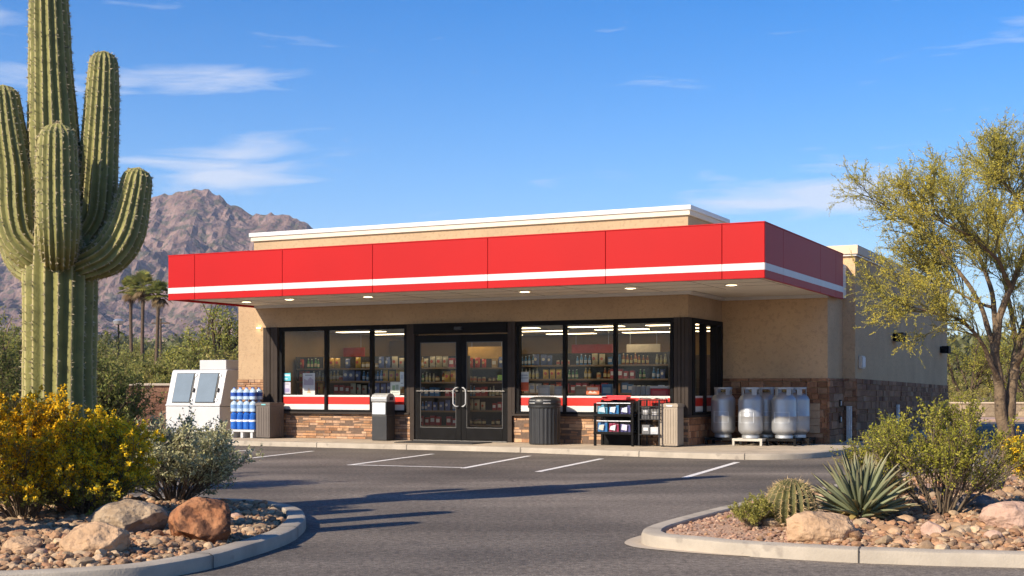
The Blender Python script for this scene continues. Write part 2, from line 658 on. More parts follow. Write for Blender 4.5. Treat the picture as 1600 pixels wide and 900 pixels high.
sx = np.sinh(np.linspace(-5.2, 5.2, 121)) / np.sinh(5.2) * 2400
sy = np.concatenate([np.linspace(-700, -20, 14), np.linspace(0, 44, 12), 44 + (np.exp(np.linspace(0.05, 1, 60) * 5) - 1) / (math.exp(5) - 1) * 2300])
X, Y, q = grid(sx, sy)
g = mesh_np("ground", np.stack([X, Y, ground_z(X, Y)], 1), [q], M['dirt'], smooth=True)
kind(g, "structure")

lot = MB()
lot.add([(-45, -60, 0), (60, -60, 0), (60, 47.6, 0), (-45, 47.6, 0)], [(0, 1, 2, 3)])
lot = lot.build("parking_lot", M['asphalt'])
kind(lot, "structure")

# mountain ridge on the horizon
ridge_px = np.array([(-900, 470), (-400, 430), (-120, 405), (0, 398), (70, 385), (130, 372), (185, 345), (215, 328), (240, 322), (262, 318), (285, 311), (305, 307), (322, 310), (335, 318), (352, 326),
                     (370, 336), (388, 346), (398, 350), (408, 350), (420, 347), (435, 345), (452, 350), (468, 355), (487, 364), (540, 385), (620, 425), (760, 480), (950, 520), (1200, 542), (1500, 552), (1900, 558), (2600, 566)], float)
YR = 1500.0
rx = (ridge_px[:, 0] - 800) / F * YR
rz_ = EYE - (ridge_px[:, 1] - 605) / F * YR
xs = np.linspace(-1250, 1350, 620)
ys = np.concatenate([np.linspace(760, 1500, 170), np.linspace(1510, 1900, 16)])
X, Y, q = grid(xs, ys)
rzx = np.interp(X, rx, rz_)
base = ground_z(X, Y)
t = np.clip((Y - 800) / (YR - 800), 0, 1)
front = 0.10 * t + 0.28 * t ** 2 + 0.62 * t ** 4.2
back = np.clip(1 - (Y - YR) / 420, 0, 1)
shape = np.where(Y <= YR, front, back)
P3 = np.stack([X / 230, Y / 230, 0 * X + 1.3], 1)
rn = fbm(P3 + 0.3 * np.stack([perlin(P3 * 2.1), perlin(P3 * 2.1 + 9), 0 * X], 1), 6, 0.5, ridged=True)
P4 = np.stack([X / 42, Y / 60, 0 * X + 5.3], 1)
rn2 = fbm(P4, 4, 0.55, ridged=True)
P5 = np.stack([X / 11, Y / 14, 0 * X + 2.3], 1)
rn3 = fbm(P5, 3, 0.6)
hgt = np.maximum(rzx - 12, 4)
amp = np.clip(t * 1.4, 0, 1) * (0.25 + 0.75 * (1 - np.clip((Y - 1380) / 120, 0, 1))) * np.where(Y > YR, 0.2, 1)
Z = base * 0 + 12 + np.minimum(base, 14) * 0.2 + hgt * shape + amp * hgt * (0.12 * (rn - 0.3) + 0.055 * (rn2 - 0.2)) + np.clip(t * 2, 0, 1) * rn3 * 2.2 * np.clip(hgt / 100, 0.2, 1.5)
Z = np.where(t <= 0.02, base - 6, np.maximum(Z, base - 6))
M['mountain'] = mat("mountain_rock", (0.12, 0.080, 0.066), 0.95, color2=(0.29, 0.195, 0.160), scale=0.035, detail=12, bump=0.9, bscale=0.12, spec=0.05, bdist=5.0,
                    speckle=(0.10, (0.075, 0.078, 0.05), 0.52, 0.8))
mt = mesh_np("mountains", np.stack([X, Y, Z], 1), [q], M['mountain'], smooth=False)
kind(mt, "structure")

# ------------------------------------------------------------ building frame of reference
S = 1.045
BA = math.atan2(-0.446, 0.895)
BC, BS = math.cos(BA), math.sin(BA)
G0 = np.array((3.29, 24.5))


def W(u, v, z=0.15):
    """building coordinates (u along the front to the right, v into the shop) to world"""
    x = G0[0] + BC * u - BS * v
    y = G0[1] + BS * u + BC * v
    return np.array((S * x, S * y, EYE + S * (z - EYE)))


def by_shop(name, label, cat, u, v, z=0.15, rz=0.0, group=None, scale=1.0):
    return thing(name, label, cat, W(u, v, z), BA + rz, group, S * scale)


shop = by_shop("store_building", "tan stucco convenience store with a wide red canopy and stone base", "store", 0, 0, 0.0)
# its local frame: u, v, z in drawing units

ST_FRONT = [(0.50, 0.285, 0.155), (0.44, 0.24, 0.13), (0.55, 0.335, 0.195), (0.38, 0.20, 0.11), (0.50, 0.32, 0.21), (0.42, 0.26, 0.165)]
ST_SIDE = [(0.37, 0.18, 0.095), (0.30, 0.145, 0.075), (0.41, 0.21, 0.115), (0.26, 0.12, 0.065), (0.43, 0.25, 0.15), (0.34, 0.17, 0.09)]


def stone_wall(mb, p, q_, n, z0, z1, course, length, pal, out=0.022, ztop2=None):
    """courses of separate stones from p to q_ (u, v), facing n"""
    p, q_, n = np.array(p, float), np.array(q_, float), np.array(n, float)
    L = np.linalg.norm(q_ - p)
    d = (q_ - p) / L
    z = z0
    k = 0
    while z < z1 - 0.02:
        h = min(course * random.uniform(0.7, 1.3), z1 - z)
        if z1 - z - h < 0.03:
            h = z1 - z
        s = 0.0
        first = True
        while s < L - 0.005:
            w = length * random.uniform(0.45, 1.5) * (random.uniform(0.4, 1) if first else 1)
            first = False
            w = min(w, L - s)
            if L - s - w < 0.05:
                w = L - s
            o_ = random.uniform(0.25, 1) * out
            g_ = 0.004
            a = p + d * (s + g_)
            b = p + d * (s + w - g_)
            col = random.choice(pal)
            f = random.uniform(0.72, 1.2)
            col = tuple(x * f for x in col)
            j = lambda: random.uniform(-0.004, 0.004)
            zf = lambda zz, ss: zz if ztop2 is None else z0 + (zz - z0) * (1 + (ztop2 - z1) / (z1 - z0) * ss / L)
            za, zb, zc, zd = zf(z + g_, s), zf(z + g_, s + w), zf(z + h - g_, s + w), zf(z + h - g_, s)
            bk = n * -0.02
            fa, fb = a + n * o_, b + n * (o_ + j())
            vs = [(*(a + bk), za), (*(b + bk), zb), (*(b + bk), zc), (*(a + bk), zd),
                  (*(fa + d * abs(j())), za + abs(j())), (*(fb - d * abs(j())), zb + abs(j())), (*(fb - d * abs(j())), zc - abs(j())), (*(fa + n * j()), zd - abs(j()))]
            mb.add(vs, [(4, 5, 6, 7), (0, 4, 7, 3), (1, 2, 6, 5), (0, 1, 5, 4), (3, 7, 6, 2)], col)
            s += w
        z += h
    return mb


ZS, ZH = 0.72, 2.56      # sill and window head


def u_at(px, v=0.0):
    """u of the point of the front plane v seen at column px"""
    k = (px - 800) / F
    # G0x + BC u - BS v = k (G0y + BS u + BC v)
    return (k * (G0[1] + BC * v) - G0[0] + BS * v) / (BC - k * BS)


UL, UR = u_at(641), u_at(801)      # stone stops on either side of the entrance
FR = 0.15                # paving level
# walls ------------------------------------------------
w = MB()
w.box(-10.05, 0, 0.0, 0.26, ZH, 4.46)                      # front header and parapet
w.box(-0.26, 0, 0.26, 2.3, ZH, 4.46)                       # right return
w.box(-10.05, -0.26, 2.06, 2.3, 3.2, 4.46)                 # back of the tower
w.box(-10.05, -9.80, 0.26, 2.06, 2.9, 4.46)
w.box(-10.49, -9.76, 0.02, 0.26, FR, 3.60)                 # left pier
w.box(-10.49, -10.2, 0.26, 14.0, FR, 3.60)                 # left side
w.build("front_wall", M['stucco'], shop)
w = MB()
w.box(0.0, 2.12, 2.09, 2.32, FR - 0.1, 3.62)
w.box(1.9, 2.12, 2.32, 3.42, FR - 0.1, 3.62)
w.box(-3.0, 2.37, 3.42, 3.66, 3.0, 3.98)
w.box(1.9, 2.37, 3.42, 3.66, FR - 0.1, 3.0)
w.box(2.13, 2.37, 3.66, 15.92, FR - 0.1, 3.98)
w.box(-10.49, 2.13, 15.68, 15.92, FR - 0.1, 3.98)
w.build("side_wall", M['stucco_shade_lift'], shop)
w = MB()
w.box(-10.2, 1.9, 2.32, 15.68, 3.30, 3.50)
w.box(-9.8, -0.26, 0.26, 2.06, 4.1, 4.2)
w.build("roof", M['cap'], shop)

# parapet caps: two stepped bands
w = MB()
w.box(-10.13, 0.08, -0.08, 2.38, 4.56, 4.65)
w.build("parapet_cap", M['white'], shop, bevel=0.01)
w = MB()
w.box(-10.10, 0.05, -0.05, 2.35, 4.465, 4.56)
w.build("parapet_cap", M['cap'], shop, bevel=0.006)
w = MB()
w.box(-3.0, 2.41, 3.36, 15.96, 3.90, 3.935)
w.build("parapet_cap", M['white'], shop, bevel=0.006)
w = MB()
w.box(-3.0, 2.44, 3.33, 15.99, 3.936, 4.12)
w.build("parapet_cap", M['cap_tan'], shop, bevel=0.01)

# stone veneer ------------------------------------------------
w = MB()
stone_wall(w, (-10.49, 0.0), (-9.76, 0.0), (0, -1), FR, 1.42, 0.062, 0.24, ST_FRONT)
w.build("stone_veneer", M['stone'], shop, use_col=True)
w = MB()
stone_wall(w, (-9.76, 0.05), (UL, 0.05), (0, -1), FR, ZS - 0.04, 0.062, 0.25, ST_FRONT)
w.build("stone_veneer", M['stone'], shop, use_col=True)
w = MB()
stone_wall(w, (UR, 0.05), (0.0, 0.05), (0, -1), FR, ZS - 0.04, 0.062, 0.25, ST_FRONT)
w.build("stone_veneer", M['stone'], shop, use_col=True)
w = MB()
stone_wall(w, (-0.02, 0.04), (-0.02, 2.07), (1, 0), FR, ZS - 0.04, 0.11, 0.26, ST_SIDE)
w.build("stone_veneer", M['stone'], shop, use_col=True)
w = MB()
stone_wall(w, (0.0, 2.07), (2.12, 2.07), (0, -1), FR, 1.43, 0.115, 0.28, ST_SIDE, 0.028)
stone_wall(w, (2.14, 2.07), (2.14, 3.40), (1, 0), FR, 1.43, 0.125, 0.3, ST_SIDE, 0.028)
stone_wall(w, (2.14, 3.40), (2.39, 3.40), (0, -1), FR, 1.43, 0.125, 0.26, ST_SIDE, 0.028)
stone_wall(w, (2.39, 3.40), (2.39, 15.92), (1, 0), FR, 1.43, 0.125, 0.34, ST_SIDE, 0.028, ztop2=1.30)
w.build("stone_veneer", M['stone'], shop, use_col=True)
w = MB()
for bx in ((-10.49, -9.765, 0.004, 0.018, FR, 1.42), (-9.755, UL, 0.04, 0.24, FR - 0.1, ZS - 0.045), (UR, -0.02, 0.04, 0.24, FR - 0.1, ZS - 0.045), (-0.24, -0.025, 0.245, 2.07, FR - 0.1, ZS - 0.045)):
    w = MB()
    w.box(*bx)
    w.build("veneer_backing", M['mortar'], shop)
# a column of paler stones at the corner of the stonework
w = MB()
for k in range(4):
    w.box(1.78, 1.98, 2.03, 2.06, 0.36 + k * 0.145, 0.36 + k * 0.145 + 0.138)
w.build("pale_stone", mat("pale_stone", (0.40, 0.29, 0.19), 0.9, var=0.2, scale=8, bump=0.5, bscale=30), shop, bevel=0.004)
# sills
for bx in ((-9.3, UL, -0.05, 0.2, ZS - 0.04, ZS), (UR, 0.05, -0.05, 0.2, ZS - 0.04, ZS), (-0.2, 0.05, 0.201, 2.05, ZS - 0.04, ZS)):
    w = MB()
    w.box(*bx)
    w.build("sill", M['bronze'], shop, bevel=0.006)


# windows ------------------------------------------------
def pane_front(u0, u1, z0, z1, v):
    m = MB()
    m.add([(u0, v, z0), (u1, v, z0), (u1, v, z1), (u0, v, z1)], [(0, 1, 2, 3)])
    return m


BAND_RED = mat("red_film", (0.45, 0.018, 0.009), 0.35, var=0.05, scale=4)
M['film'] = BAND_RED


def window_band(u0, u1, v, par):
    m = MB()
    m.box(u0, u1, v - 0.008, v - 0.002, 0.885, 1.045)
    o = m.build("window_band", BAND_RED, par)
    for za, zb in ((1.0455, 1.082), (ZS + 0.05, 0.8845)):
        m = MB()
        m.box(u0, u1, v - 0.008, v - 0.002, za, zb)
        m.build("white_stripe", M['white'], par)
    return o


def window_front(edges, v=0.06):
    """edges: boundaries of the panes in u; ONE frame with its mullions, each pane a sub-part"""
    m = MB()
    fw = 0.05
    m.box(edges[0] - fw, edges[-1] + fw, v - 0.05, v + 0.07, ZH - 0.09, ZH)
    m.box(edges[0] - fw, edges[-1] + fw, v - 0.05, v + 0.07, ZS, ZS + 0.05)
    for e in edges:
        m.box(e - 0.032, e + 0.032, v - 0.052, v + 0.068, ZS + 0.05, ZH - 0.09)
    f = m.build("window", M['black'], shop, bevel=0.004)
    for a, b in zip(edges[:-1], edges[1:]):
        p = pane_front(a + 0.03, b - 0.03, ZS + 0.04, ZH - 0.08, v).build("pane", M['glass'], f)
        window_band(a + 0.034, b - 0.034, v, f)
    return f


eL = [u_at(x) for x in (438, 508, 579, 633)]
eR = [u_at(x) for x in (809, 881, 960, 1049)]
window_front(eL)
window_front(eR)
# dark cladding at the corners
w = MB()
for i in range(4):
    a = u_at(412) + i * (eL[0] - 0.05 - u_at(412)) / 4
    w.box(a + 0.006, a + (eL[0] - 0.05 - u_at(412)) / 4 - 0.004, -0.03 - 0.012 * (i % 2), 0.2, ZS if i > 2 else FR, ZH)
w.build("corner_cladding", M['bronze'], shop, bevel=0.004)
w = MB()
a0, a1 = eR[-1] + 0.052, 0.02
for i in range(4):
    a = a0 + i * (a1 - a0) / 4
    w.box(a + 0.005, a + (a1 - a0) / 4 - 0.003, -0.03 - 0.012 * (i % 2), 0.18, ZS, ZH)
w.build("corner_cladding", M['bronze'], shop, bevel=0.004)
# side windows (plane u = 0)
m = MB()
vs_ = [0.30, 0.98, 1.66]
m.box(-0.10, 0.03, 0.18, 2.06, ZH - 0.09, ZH)
m.box(-0.10, 0.03, 0.18, 2.06, ZS, ZS + 0.05)
for e in vs_:
    m.box(-0.10, 0.032, e - 0.04, e + 0.04, ZS + 0.05, ZH - 0.09)
m.box(-0.10, 0.032, 1.92, 2.06, ZS + 0.05, ZH - 0.09)
m.box(-0.10, 0.034, 0.18, 0.255, ZS + 0.05, ZH - 0.09)
f = m.build("window", M['black'], shop, bevel=0.004)
for a, b in ((0.33, 0.95), (1.01, 1.63), (1.69, 1.92)):
    m = MB()
    m.add([(-0.03, a, ZS + 0.04), (-0.03, b, ZS + 0.04), (-0.03, b, ZH - 0.08), (-0.03, a, ZH - 0.08)], [(0, 1, 2, 3)])
    m.build("pane", M['glass'], f)
    m = MB()
    m.box(-0.027, -0.021, a + 0.012, b - 0.012, 0.885, 1.045)
    m.build("window_band", BAND_RED, f)
    for za, zb in ((1.0455, 1.082), (ZS + 0.06, 0.8845)):
        m = MB()
        m.box(-0.027, -0.021, a + 0.012, b - 0.012, za, zb)
        m.build("white_stripe", M['white'], f)

# entrance ------------------------------------------------
d0, dm, d1 = u_at(648), u_at(720.5), u_at(794)
DZ = 2.32
for (a, b, c_, e_) in ((UL + 0.004, d0, eL[-1] + 0.052, UL + 0.002), (d1, UR - 0.004, UR - 0.002, eR[0] - 0.052)):
    m = MB()
    m.box(a, b, -0.03, 0.17, FR, ZH)
    dp = m.build("door_post", M['bronze'], shop, bevel=0.006)
    m = MB()
    m.box(c_, e_, -0.03, 0.17, ZS, ZH)
    m.build("filler_panel", M['bronze'], dp, bevel=0.004)
m = MB()
m.box(d0 + 0.002, d1 - 0.002, -0.06, 0.17, DZ + 0.03, ZH - 0.002)
m.build("door_header", M['black'], shop, bevel=0.006)
m = MB()
m.box(dm - 0.10, dm + 0.07, -0.13, -0.062, DZ + 0.09, DZ + 0.155)
m.build("door_sensor", M['black_plastic'], shop, bevel=0.012)
for (a, b, side) in ((d0 + 0.012, dm - 0.004, 1), (dm + 0.004, d1 - 0.012, -1)):
    m = MB()
    st = 0.115
    m.box(a, a + st, 0.0, 0.05, FR + 0.02, DZ)
    m.box(b - st, b, 0.0, 0.05, FR + 0.02, DZ)
    m.box(a + st, b - st, 0.0, 0.05, DZ - 0.15, DZ)
    m.box(a + st, b - st, 0.0, 0.05, FR + 0.02, FR + 0.27)
    door = m.build("door", M['black'], shop, bevel=0.005)
    pane_front(a + st - 0.01, b - st + 0.01, FR + 0.26, DZ - 0.14, 0.028).build("pane", M['glass'], door)
    m = MB()
    t_ = 0.014
    ga, gb, g0, g1 = a + st, b - st, FR + 0.27, DZ - 0.15
    m.box(ga, ga + t_, 0.008, 0.02, g0, g1)
    m.box(gb - t_, gb, 0.008, 0.02, g0, g1)
    m.box(ga + t_, gb - t_, 0.008, 0.02, g0, g0 + t_)
    m.box(ga + t_, gb - t_, 0.008, 0.02, g1 - t_, g1)
    m.build("glazing_bead", M['bead'], door)
    m = MB()
    zb = 1.17
    m.tube([(a + 0.05, -0.035, zb), (b - 0.05, -0.035, zb)], 0.012)
    for e in (a + 0.06, b - 0.06):
        m.tube([(e, 0.0, zb), (e, -0.035, zb)], 0.012)
    m.build("push_bar", M['bead'], door, smooth=True)
    m = MB()
    hx = b - 0.055 if side > 0 else a + 0.055
    o_ = -0.085 * side
    z0, z1 = 0.86, 1.24
    m.tube([(hx, -0.004, z1), (hx, -0.06, z1), (hx + o_ * 0.35, -0.075, z1), (hx + o_, -0.075, z1 - 0.05), (hx + o_, -0.075, z0 + 0.05), (hx + o_ * 0.35, -0.075, z0), (hx, -0.06, z0), (hx, -0.004, z0)], 0.013, 8)
    m.build("handle", M['white_metal'], door, smooth=True)
m = MB()
m.box(d0, d1, -0.06, 0.16, FR - 0.05, FR + 0.015)
m.build("threshold", M['bead'], shop, bevel=0.004)

# canopy ------------------------------------------------
CZ0, CZ1 = 3.0, 3.89
CL, CR, CF, CBK = -10.02, 2.246, -2.82, 2.86
m = MB()
m.box(CL + 0.05, CR - 0.05, CF + 0.05, -0.012, 3.045, 3.72)
m.box(0.115, CR - 0.05, -0.0115, 2.08, 3.045, 3.72)
m.box(2.145, CR - 0.05, 2.0805, 3.40, 3.045, 3.72)
canopy = m.build("canopy", M['soffit'], shop)
canopy["label"] = "deep flat canopy wrapping the front and right corner"
# thin white trim where the soffit meets the walls
m = MB()
m.box(CL + 0.06, 0.10, -0.105, -0.004, 2.985, 3.043)
m.box(0.004, 0.104, -0.004, 2.08, 2.985, 3.043)
m.box(0.104, CR - 0.10, 1.98, 2.08, 2.985, 3.043)
m.build("soffit_trim", M['white'], canopy)
m = MB()
for v in (-2.2, -1.5, -0.8):
    m.box(CL + 0.1, CR - 0.1, v, v + 0.012, 3.041, 3.048)
for u in np.arange(-9, 2.2, 1.22):
    m.box(u, u + 0.012, CF + 0.1, -0.13, 3.0405, 3.0475)
m.build("soffit_joint", plain("soffit_joint", (0.35, 0.31, 0.26), 0.8), canopy)
jx = [CL] + [u_at(x, CF) for x in (304, 441, 582, 762, 946, 1128)] + [CR]


def fascia(p, q_, n):
    """one red panel from p to q_ with its white stripe; both stand off the canopy edge"""
    p, q_, n = np.array(p), np.array(q_), np.array(n)
    d = (q_ - p) / np.linalg.norm(q_ - p)
    a, b = p + d * 0.004, q_ - d * 0.004
    ZA, ZB = 3.133, 3.246
    m = MB()
    def slab(z0, z1, t):
        m.slab((*(a - n * 0.045), z0), (*(b - n * 0.045), z0), (*(b - n * 0.045), z1), (*(a - n * 0.045), z1), 0.045 + t)
    slab(CZ0, CZ1, 0.0)
    o = m.build("fascia_panel", M['red'], canopy, bevel=0.004, seg=1)
    m = MB()
    m.slab((*a, ZA), (*b, ZA), (*b, ZB), (*a, ZB), 0.004)
    m.build("white_stripe", M['white'], o)


for a, b in zip(jx[:-1], jx[1:]):
    fascia((a, CF), (b, CF), (0, -1))


def v_side(px):
    k = (px - 800) / F
    # u = CR fixed: solve for v
    return (k * (G0[1] + BS * CR) - G0[0] - BC * CR) / (-BS - k * BC)


jv = [CF] + [v_side(x) for x in (1224, 1282, 1306)] + [v_side(1317.5)]
for a, b in zip(jv[:-1], jv[1:]):
    fascia((CR, a), (CR, b), (1, 0))
jl = [CF, -1.9, -0.95, -0.03]
for a, b in zip(jl[:-1], jl[1:]):
    fascia((CL, b), (CL, a), (-1, 0))
# dark joints behind the gaps, and the coping on top
m = MB()
m.box(CL + 0.0455, CR - 0.0455, CF + 0.0455, CF + 0.0495, CZ0 + 0.01, CZ1 - 0.01)
m.box(CR - 0.0495, CR - 0.0455, CF + 0.05, jv[-1] - 0.01, CZ0 + 0.01, CZ1 - 0.01)
m.build("panel_backing", M['joint'], canopy)
m = MB()
m.box(CL - 0.006, CR + 0.006, CF - 0.006, CF + 0.06, CZ1 + 0.001, CZ1 + 0.02)
m.box(CR - 0.06, CR + 0.006, CF + 0.06, jv[-1], CZ1 + 0.001, CZ1 + 0.02)
m.box(CL - 0.006, CL + 0.06, CF + 0.06, -0.03, CZ1 + 0.001, CZ1 + 0.02)
m.build("coping", M['red'], canopy, bevel=0.004)
# recessed downlights in the soffit: placed where they stand on it
SOF = EYE + S * (3.04 - EYE)


def to_shop(p):
    x, y = p[0] / S - G0[0], p[1] / S - G0[1]
    return BC * x + BS * y, -BS * x + BC * y


for px, py in ((385, 471.5), (452, 467.5), (575, 463.5), (820, 455.5), (985, 450.0), (1143, 445.0)):
    u, v = to_shop(on_z(px, py, SOF))
    m = MB()
    m.lathe([(0.13, 3.044), (0.135, 3.030), (0.105, 3.028), (0.10, 3.036)], 24, u, v, cap=False)
    dl = m.build("downlight", M['white'], canopy, smooth=True)
    m = MB()
    m.lathe([(0.101, 3.042), (0.101, 3.034), (0.06, 3.028)], 20, u, v)
    m.build("lens", M['lamp_on'], dl, smooth=True)
m = MB()
m.lathe([(0.045, 2.56), (0.05, 2.55), (0.02, 2.545)], 16, u_at(405), -0.03)
m.build("downlight", M['lamp_on'], shop, smooth=True)

# interior shell ------------------------------------------------
M['in_wall'] = mat("ochre_inner_wall", (0.26, 0.165, 0.065), 0.8, var=0.1, scale=2)
M['in_ceiling'] = mat("ceiling_tile", (0.55, 0.54, 0.52), 0.9, var=0.05, scale=3)
M['in_floor'] = mat("floor_tile", (0.30, 0.26, 0.22), 0.35, var=0.12, scale=2)
m = MB()
m.box(-10.05, -0.262, 0.262, 2.3195, 2.57, 2.63)
m.box(-10.19, 1.88, 2.3205, 7.0, 2.57, 2.63)
m.build("ceiling", M['in_ceiling'], shop)
m = MB()
m.box(-10.05, -0.262, 0.165, 2.3195, 0.05, FR + 0.002)
m.box(-10.19, 1.88, 2.3205, 7.0, 0.05, FR + 0.002)
m.build("floor", M['in_floor'], shop)
m = MB()
m.box(-10.2, 1.88, 7.0, 7.1, FR, 2.9)
m.box(-10.19, -10.1, 0.27, 7.0, FR, 2.86)
m.box(1.8, 1.89, 2.33, 7.0, FR, 2.86)
m.build("inner_wall", M['in_wall'], shop)
m = MB()
m.box(-10.1, 1.8, 5.75, 5.95, 2.0, 2.45)
m.build("wall_header", M['in_wall'], shop)

# paving in front of the shop ------------------------------------------------
outer = [(-15.0, -1.80), (-9, -1.82), (-6, -1.80), (-3, -1.83), (-1.4, -2.05), (-0.1, -2.25), (1.0, -2.36), (1.6, -2.36), (2.1, -2.2), (2.5, -1.82), (2.75, -1.2), (2.85, -0.4), (2.88, 1.0), (2.95, 4.0), (3.0, 9.0), (3.05, 16.5)]


def smooth_path(pts, n=6):
    """Catmull-Rom through the points"""
    P = np.array(pts, float)
    P = np.vstack([2 * P[0] - P[1], P, 2 * P[-1] - P[-2]])
    out = []
    for i in range(1, len(P) - 2):
        for k in range(n):
            t = k / n
            a, b, c_, d = P[i - 1], P[i], P[i + 1], P[i + 2]
            out.append(0.5 * (2 * b + (c_ - a) * t + (2 * a - 5 * b + 4 * c_ - d) * t * t + (3 * b - a - 3 * c_ + d) * t ** 3))
    out.append(P[-2])
    return np.array(out)


def offset_path(P, d):
    T = norm(np.gradient(P, axis=0))
    N = np.stack([-T[:, 1], T[:, 0]], 1)
    return P + N * d


def curb_strip(name, P, width, z0, z1, material, round_=0.02, joints=3.0, closed=False, jit=0.0):
    """a kerb along P (its outer edge, the kerb lies to the left of the direction of travel), cut by joints"""
    T = norm(np.gradient(P, axis=0))
    N = np.stack([-T[:, 1], T[:, 0]], 1)
    prof = [(0.0, z0 - 0.1), (0.004, z1 - round_), (0.004 + round_ * 0.3, z1 - round_ * 0.3), (0.004 + round_, z1), (width - 0.01, z1), (width, z1 - 0.012), (width, z0 - 0.1)]
    s = np.concatenate([[0], np.cumsum(np.linalg.norm(np.diff(P, axis=0), axis=1))])
    wob = fbm(np.stack([s * 2.1, 0 * s, 0 * s], 1), 3)
    V, Q = [], []
    k = len(prof)
    for i in range(len(P)):
        for (o_, z) in prof:
            p = P[i] + N[i] * (o_ + jit * wob[i])
            V.append((p[0], p[1], z + (jit * 0.5 * wob[i] if z > z0 else 0)))
    for i in range(len(P) - 1):
        for j_ in range(k - 1):
            Q.append((i * k + j_, (i + 1) * k + j_, (i + 1) * k + j_ + 1, i * k + j_ + 1))
    V = np.array(V)
    o = mesh_np(name, V, [np.array(Q)], material, smooth=False)
    o.data.polygons.foreach_set("use_smooth", np.ones(len(o.data.polygons), dtype=bool))
    o.data.set_sharp_from_angle(angle=R(35))
    kind(o, "structure")
    # joints: dark slits standing a hair proud of the kerb
    m = MB()
    nxt = joints * 0.6
    while nxt < s[-1] - 0.2:
        i = int(np.searchsorted(s, nxt))
        f = (nxt - s[i - 1]) / (s[i] - s[i - 1])
        p = P[i - 1] * (1 - f) + P[i] * f
        t_ = norm(P[i] - P[i - 1])
        n_ = np.array((-t_[1], t_[0]))
        for (za, zb, oa, ob) in ((z0, z1 - round_ * 0.7, -0.003, 0.0), ):
            a, b = p - t_ * 0.005, p + t_ * 0.005
            q1 = [(*(a + n_ * -0.004), z0), (*(b + n_ * -0.004), z0), (*(b + n_ * -0.004), z1 - round_ * 0.5), (*(a + n_ * -0.004), z1 - round_ * 0.5),
                  (*(a + n_ * round_), z1 + 0.004), (*(b + n_ * round_), z1 + 0.004), (*(a + n_ * width), z1 + 0.004), (*(b + n_ * width), z1 + 0.004)]
            m.add(q1, [(0, 1, 2, 3), (3, 2, 5, 4), (4, 5, 7, 6)])
        nxt += joints * random.uniform(0.85, 1.15)
    j = m.build(name + "_joint", M['dark_joint'], o)
    return o


Pu = smooth_path(outer, 8)
Pw = np.array([W(u, v, 0)[:2] for u, v in Pu])
ZW = EYE + S * (FR - EYE)          # 0.10 m
curb_strip("kerb", Pw, 0.16, 0.0, ZW + 0.001, M['curb'], 0.025, 2.3, jit=0.004)
inner = offset_path(Pw, 0.157)
back_edge = np.array([W(u, v, 0)[:2] for u, v in ((2.0, 16.4), (2.0, 3.0), (0, 2.2), (-0.1, 0.1), (-10.3, 0.1), (-10.3, 2.5), (-15.0, 2.5))])
m = MB()
poly = [tuple(p) for p in inner] + [tuple(p) for p in back_edge]
m.add([(x, y, ZW - 0.003) for x, y in poly], [tuple(range(len(poly)))])
sw = m.build("sidewalk", M['concrete'])
kind(sw, "structure")
m = MB()
for u in np.arange(-14, 2, 1.55):
    a, b = W(u, -1.62, 0)[:2], W(u, 0.0, 0)[:2]
    t_ = norm(b - a)
    n_ = np.array((-t_[1], t_[0])) * 0.005
    m.add([(*(a - n_), ZW + 0.0008), (*(a + n_), ZW + 0.0008), (*(b + n_), ZW + 0.0008), (*(b - n_), ZW + 0.0008)], [(0, 3, 2, 1)])
m.build("sidewalk_joint", plain("score_line", (0.17, 0.145, 0.12), 0.95), sw)

# painted bay lines
m = MB()


def stripe(a, b, width=0.10):
    p, q_ = on_z(*a, 0.0)[:2], on_z(*b, 0.0)[:2]
    t_ = norm(q_ - p)
    n_ = np.array((-t_[1], t_[0])) * width / 2
    m.add([(*(p - n_), 0.004), (*(q_ - n_), 0.004), (*(q_ + n_), 0.004), (*(p + n_), 0.004)], [(0, 1, 2, 3)])


for a, b in (((320, 709), (396, 703)), ((352, 720.5), (489, 705)), ((545, 727), (676, 709.5)), ((723, 732), (827, 712.5)), ((840, 737.5), (940, 717)), ((1070, 746.5), (1152, 722.5))):
    stripe(a, b)
p, q_ = on_z(551, 726.7, 0), on_z(722, 731, 0)
m.add([(p[0], p[1] - 0.05, 0.0045), (q_[0], q_[1] - 0.05, 0.0045), (q_[0], q_[1] + 0.06, 0.0045), (p[0], p[1] + 0.06, 0.0045)], [(0, 1, 2, 3)])
mk = m.build("parking_lines", M['line'])
kind(mk, "structure")

# desert air between here and the mountain ------------------------------------------------
zmin, zmax = float(ground_z(np.array([0.0]), np.array([0.0]))[0]), 0
for ob in (g, mt):
    co = np.empty(len(ob.data.vertices) * 3, dtype=np.float32)
    ob.data.vertices.foreach_get("co", co)
    zmin, zmax = min(zmin, float(co[2::3].min())), max(zmax, float(co[2::3].max()))
m = MB()
m.box(-2500, 2500, -900, 2600, zmin - 1.0, zmax + 6)
hz_ = bpy.data.materials.new("desert_haze")
hz_.use_nodes = True
hn = hz_.node_tree
for n in list(hn.nodes):
    if n.type != 'OUTPUT_MATERIAL':
        hn.nodes.remove(n)
pv_ = hn.nodes.new("ShaderNodeVolumePrincipled")
pv_.inputs["Color"].default_value = (0.72, 0.80, 1.0, 1)
pv_.inputs["Density"].default_value = 0.00017
pv_.inputs["Anisotropy"].default_value = 0.2
hn.links.new(pv_.outputs[0], hn.nodes["Material Output"].inputs["Volume"])
kind(m.build("haze", hz_), "stuff")

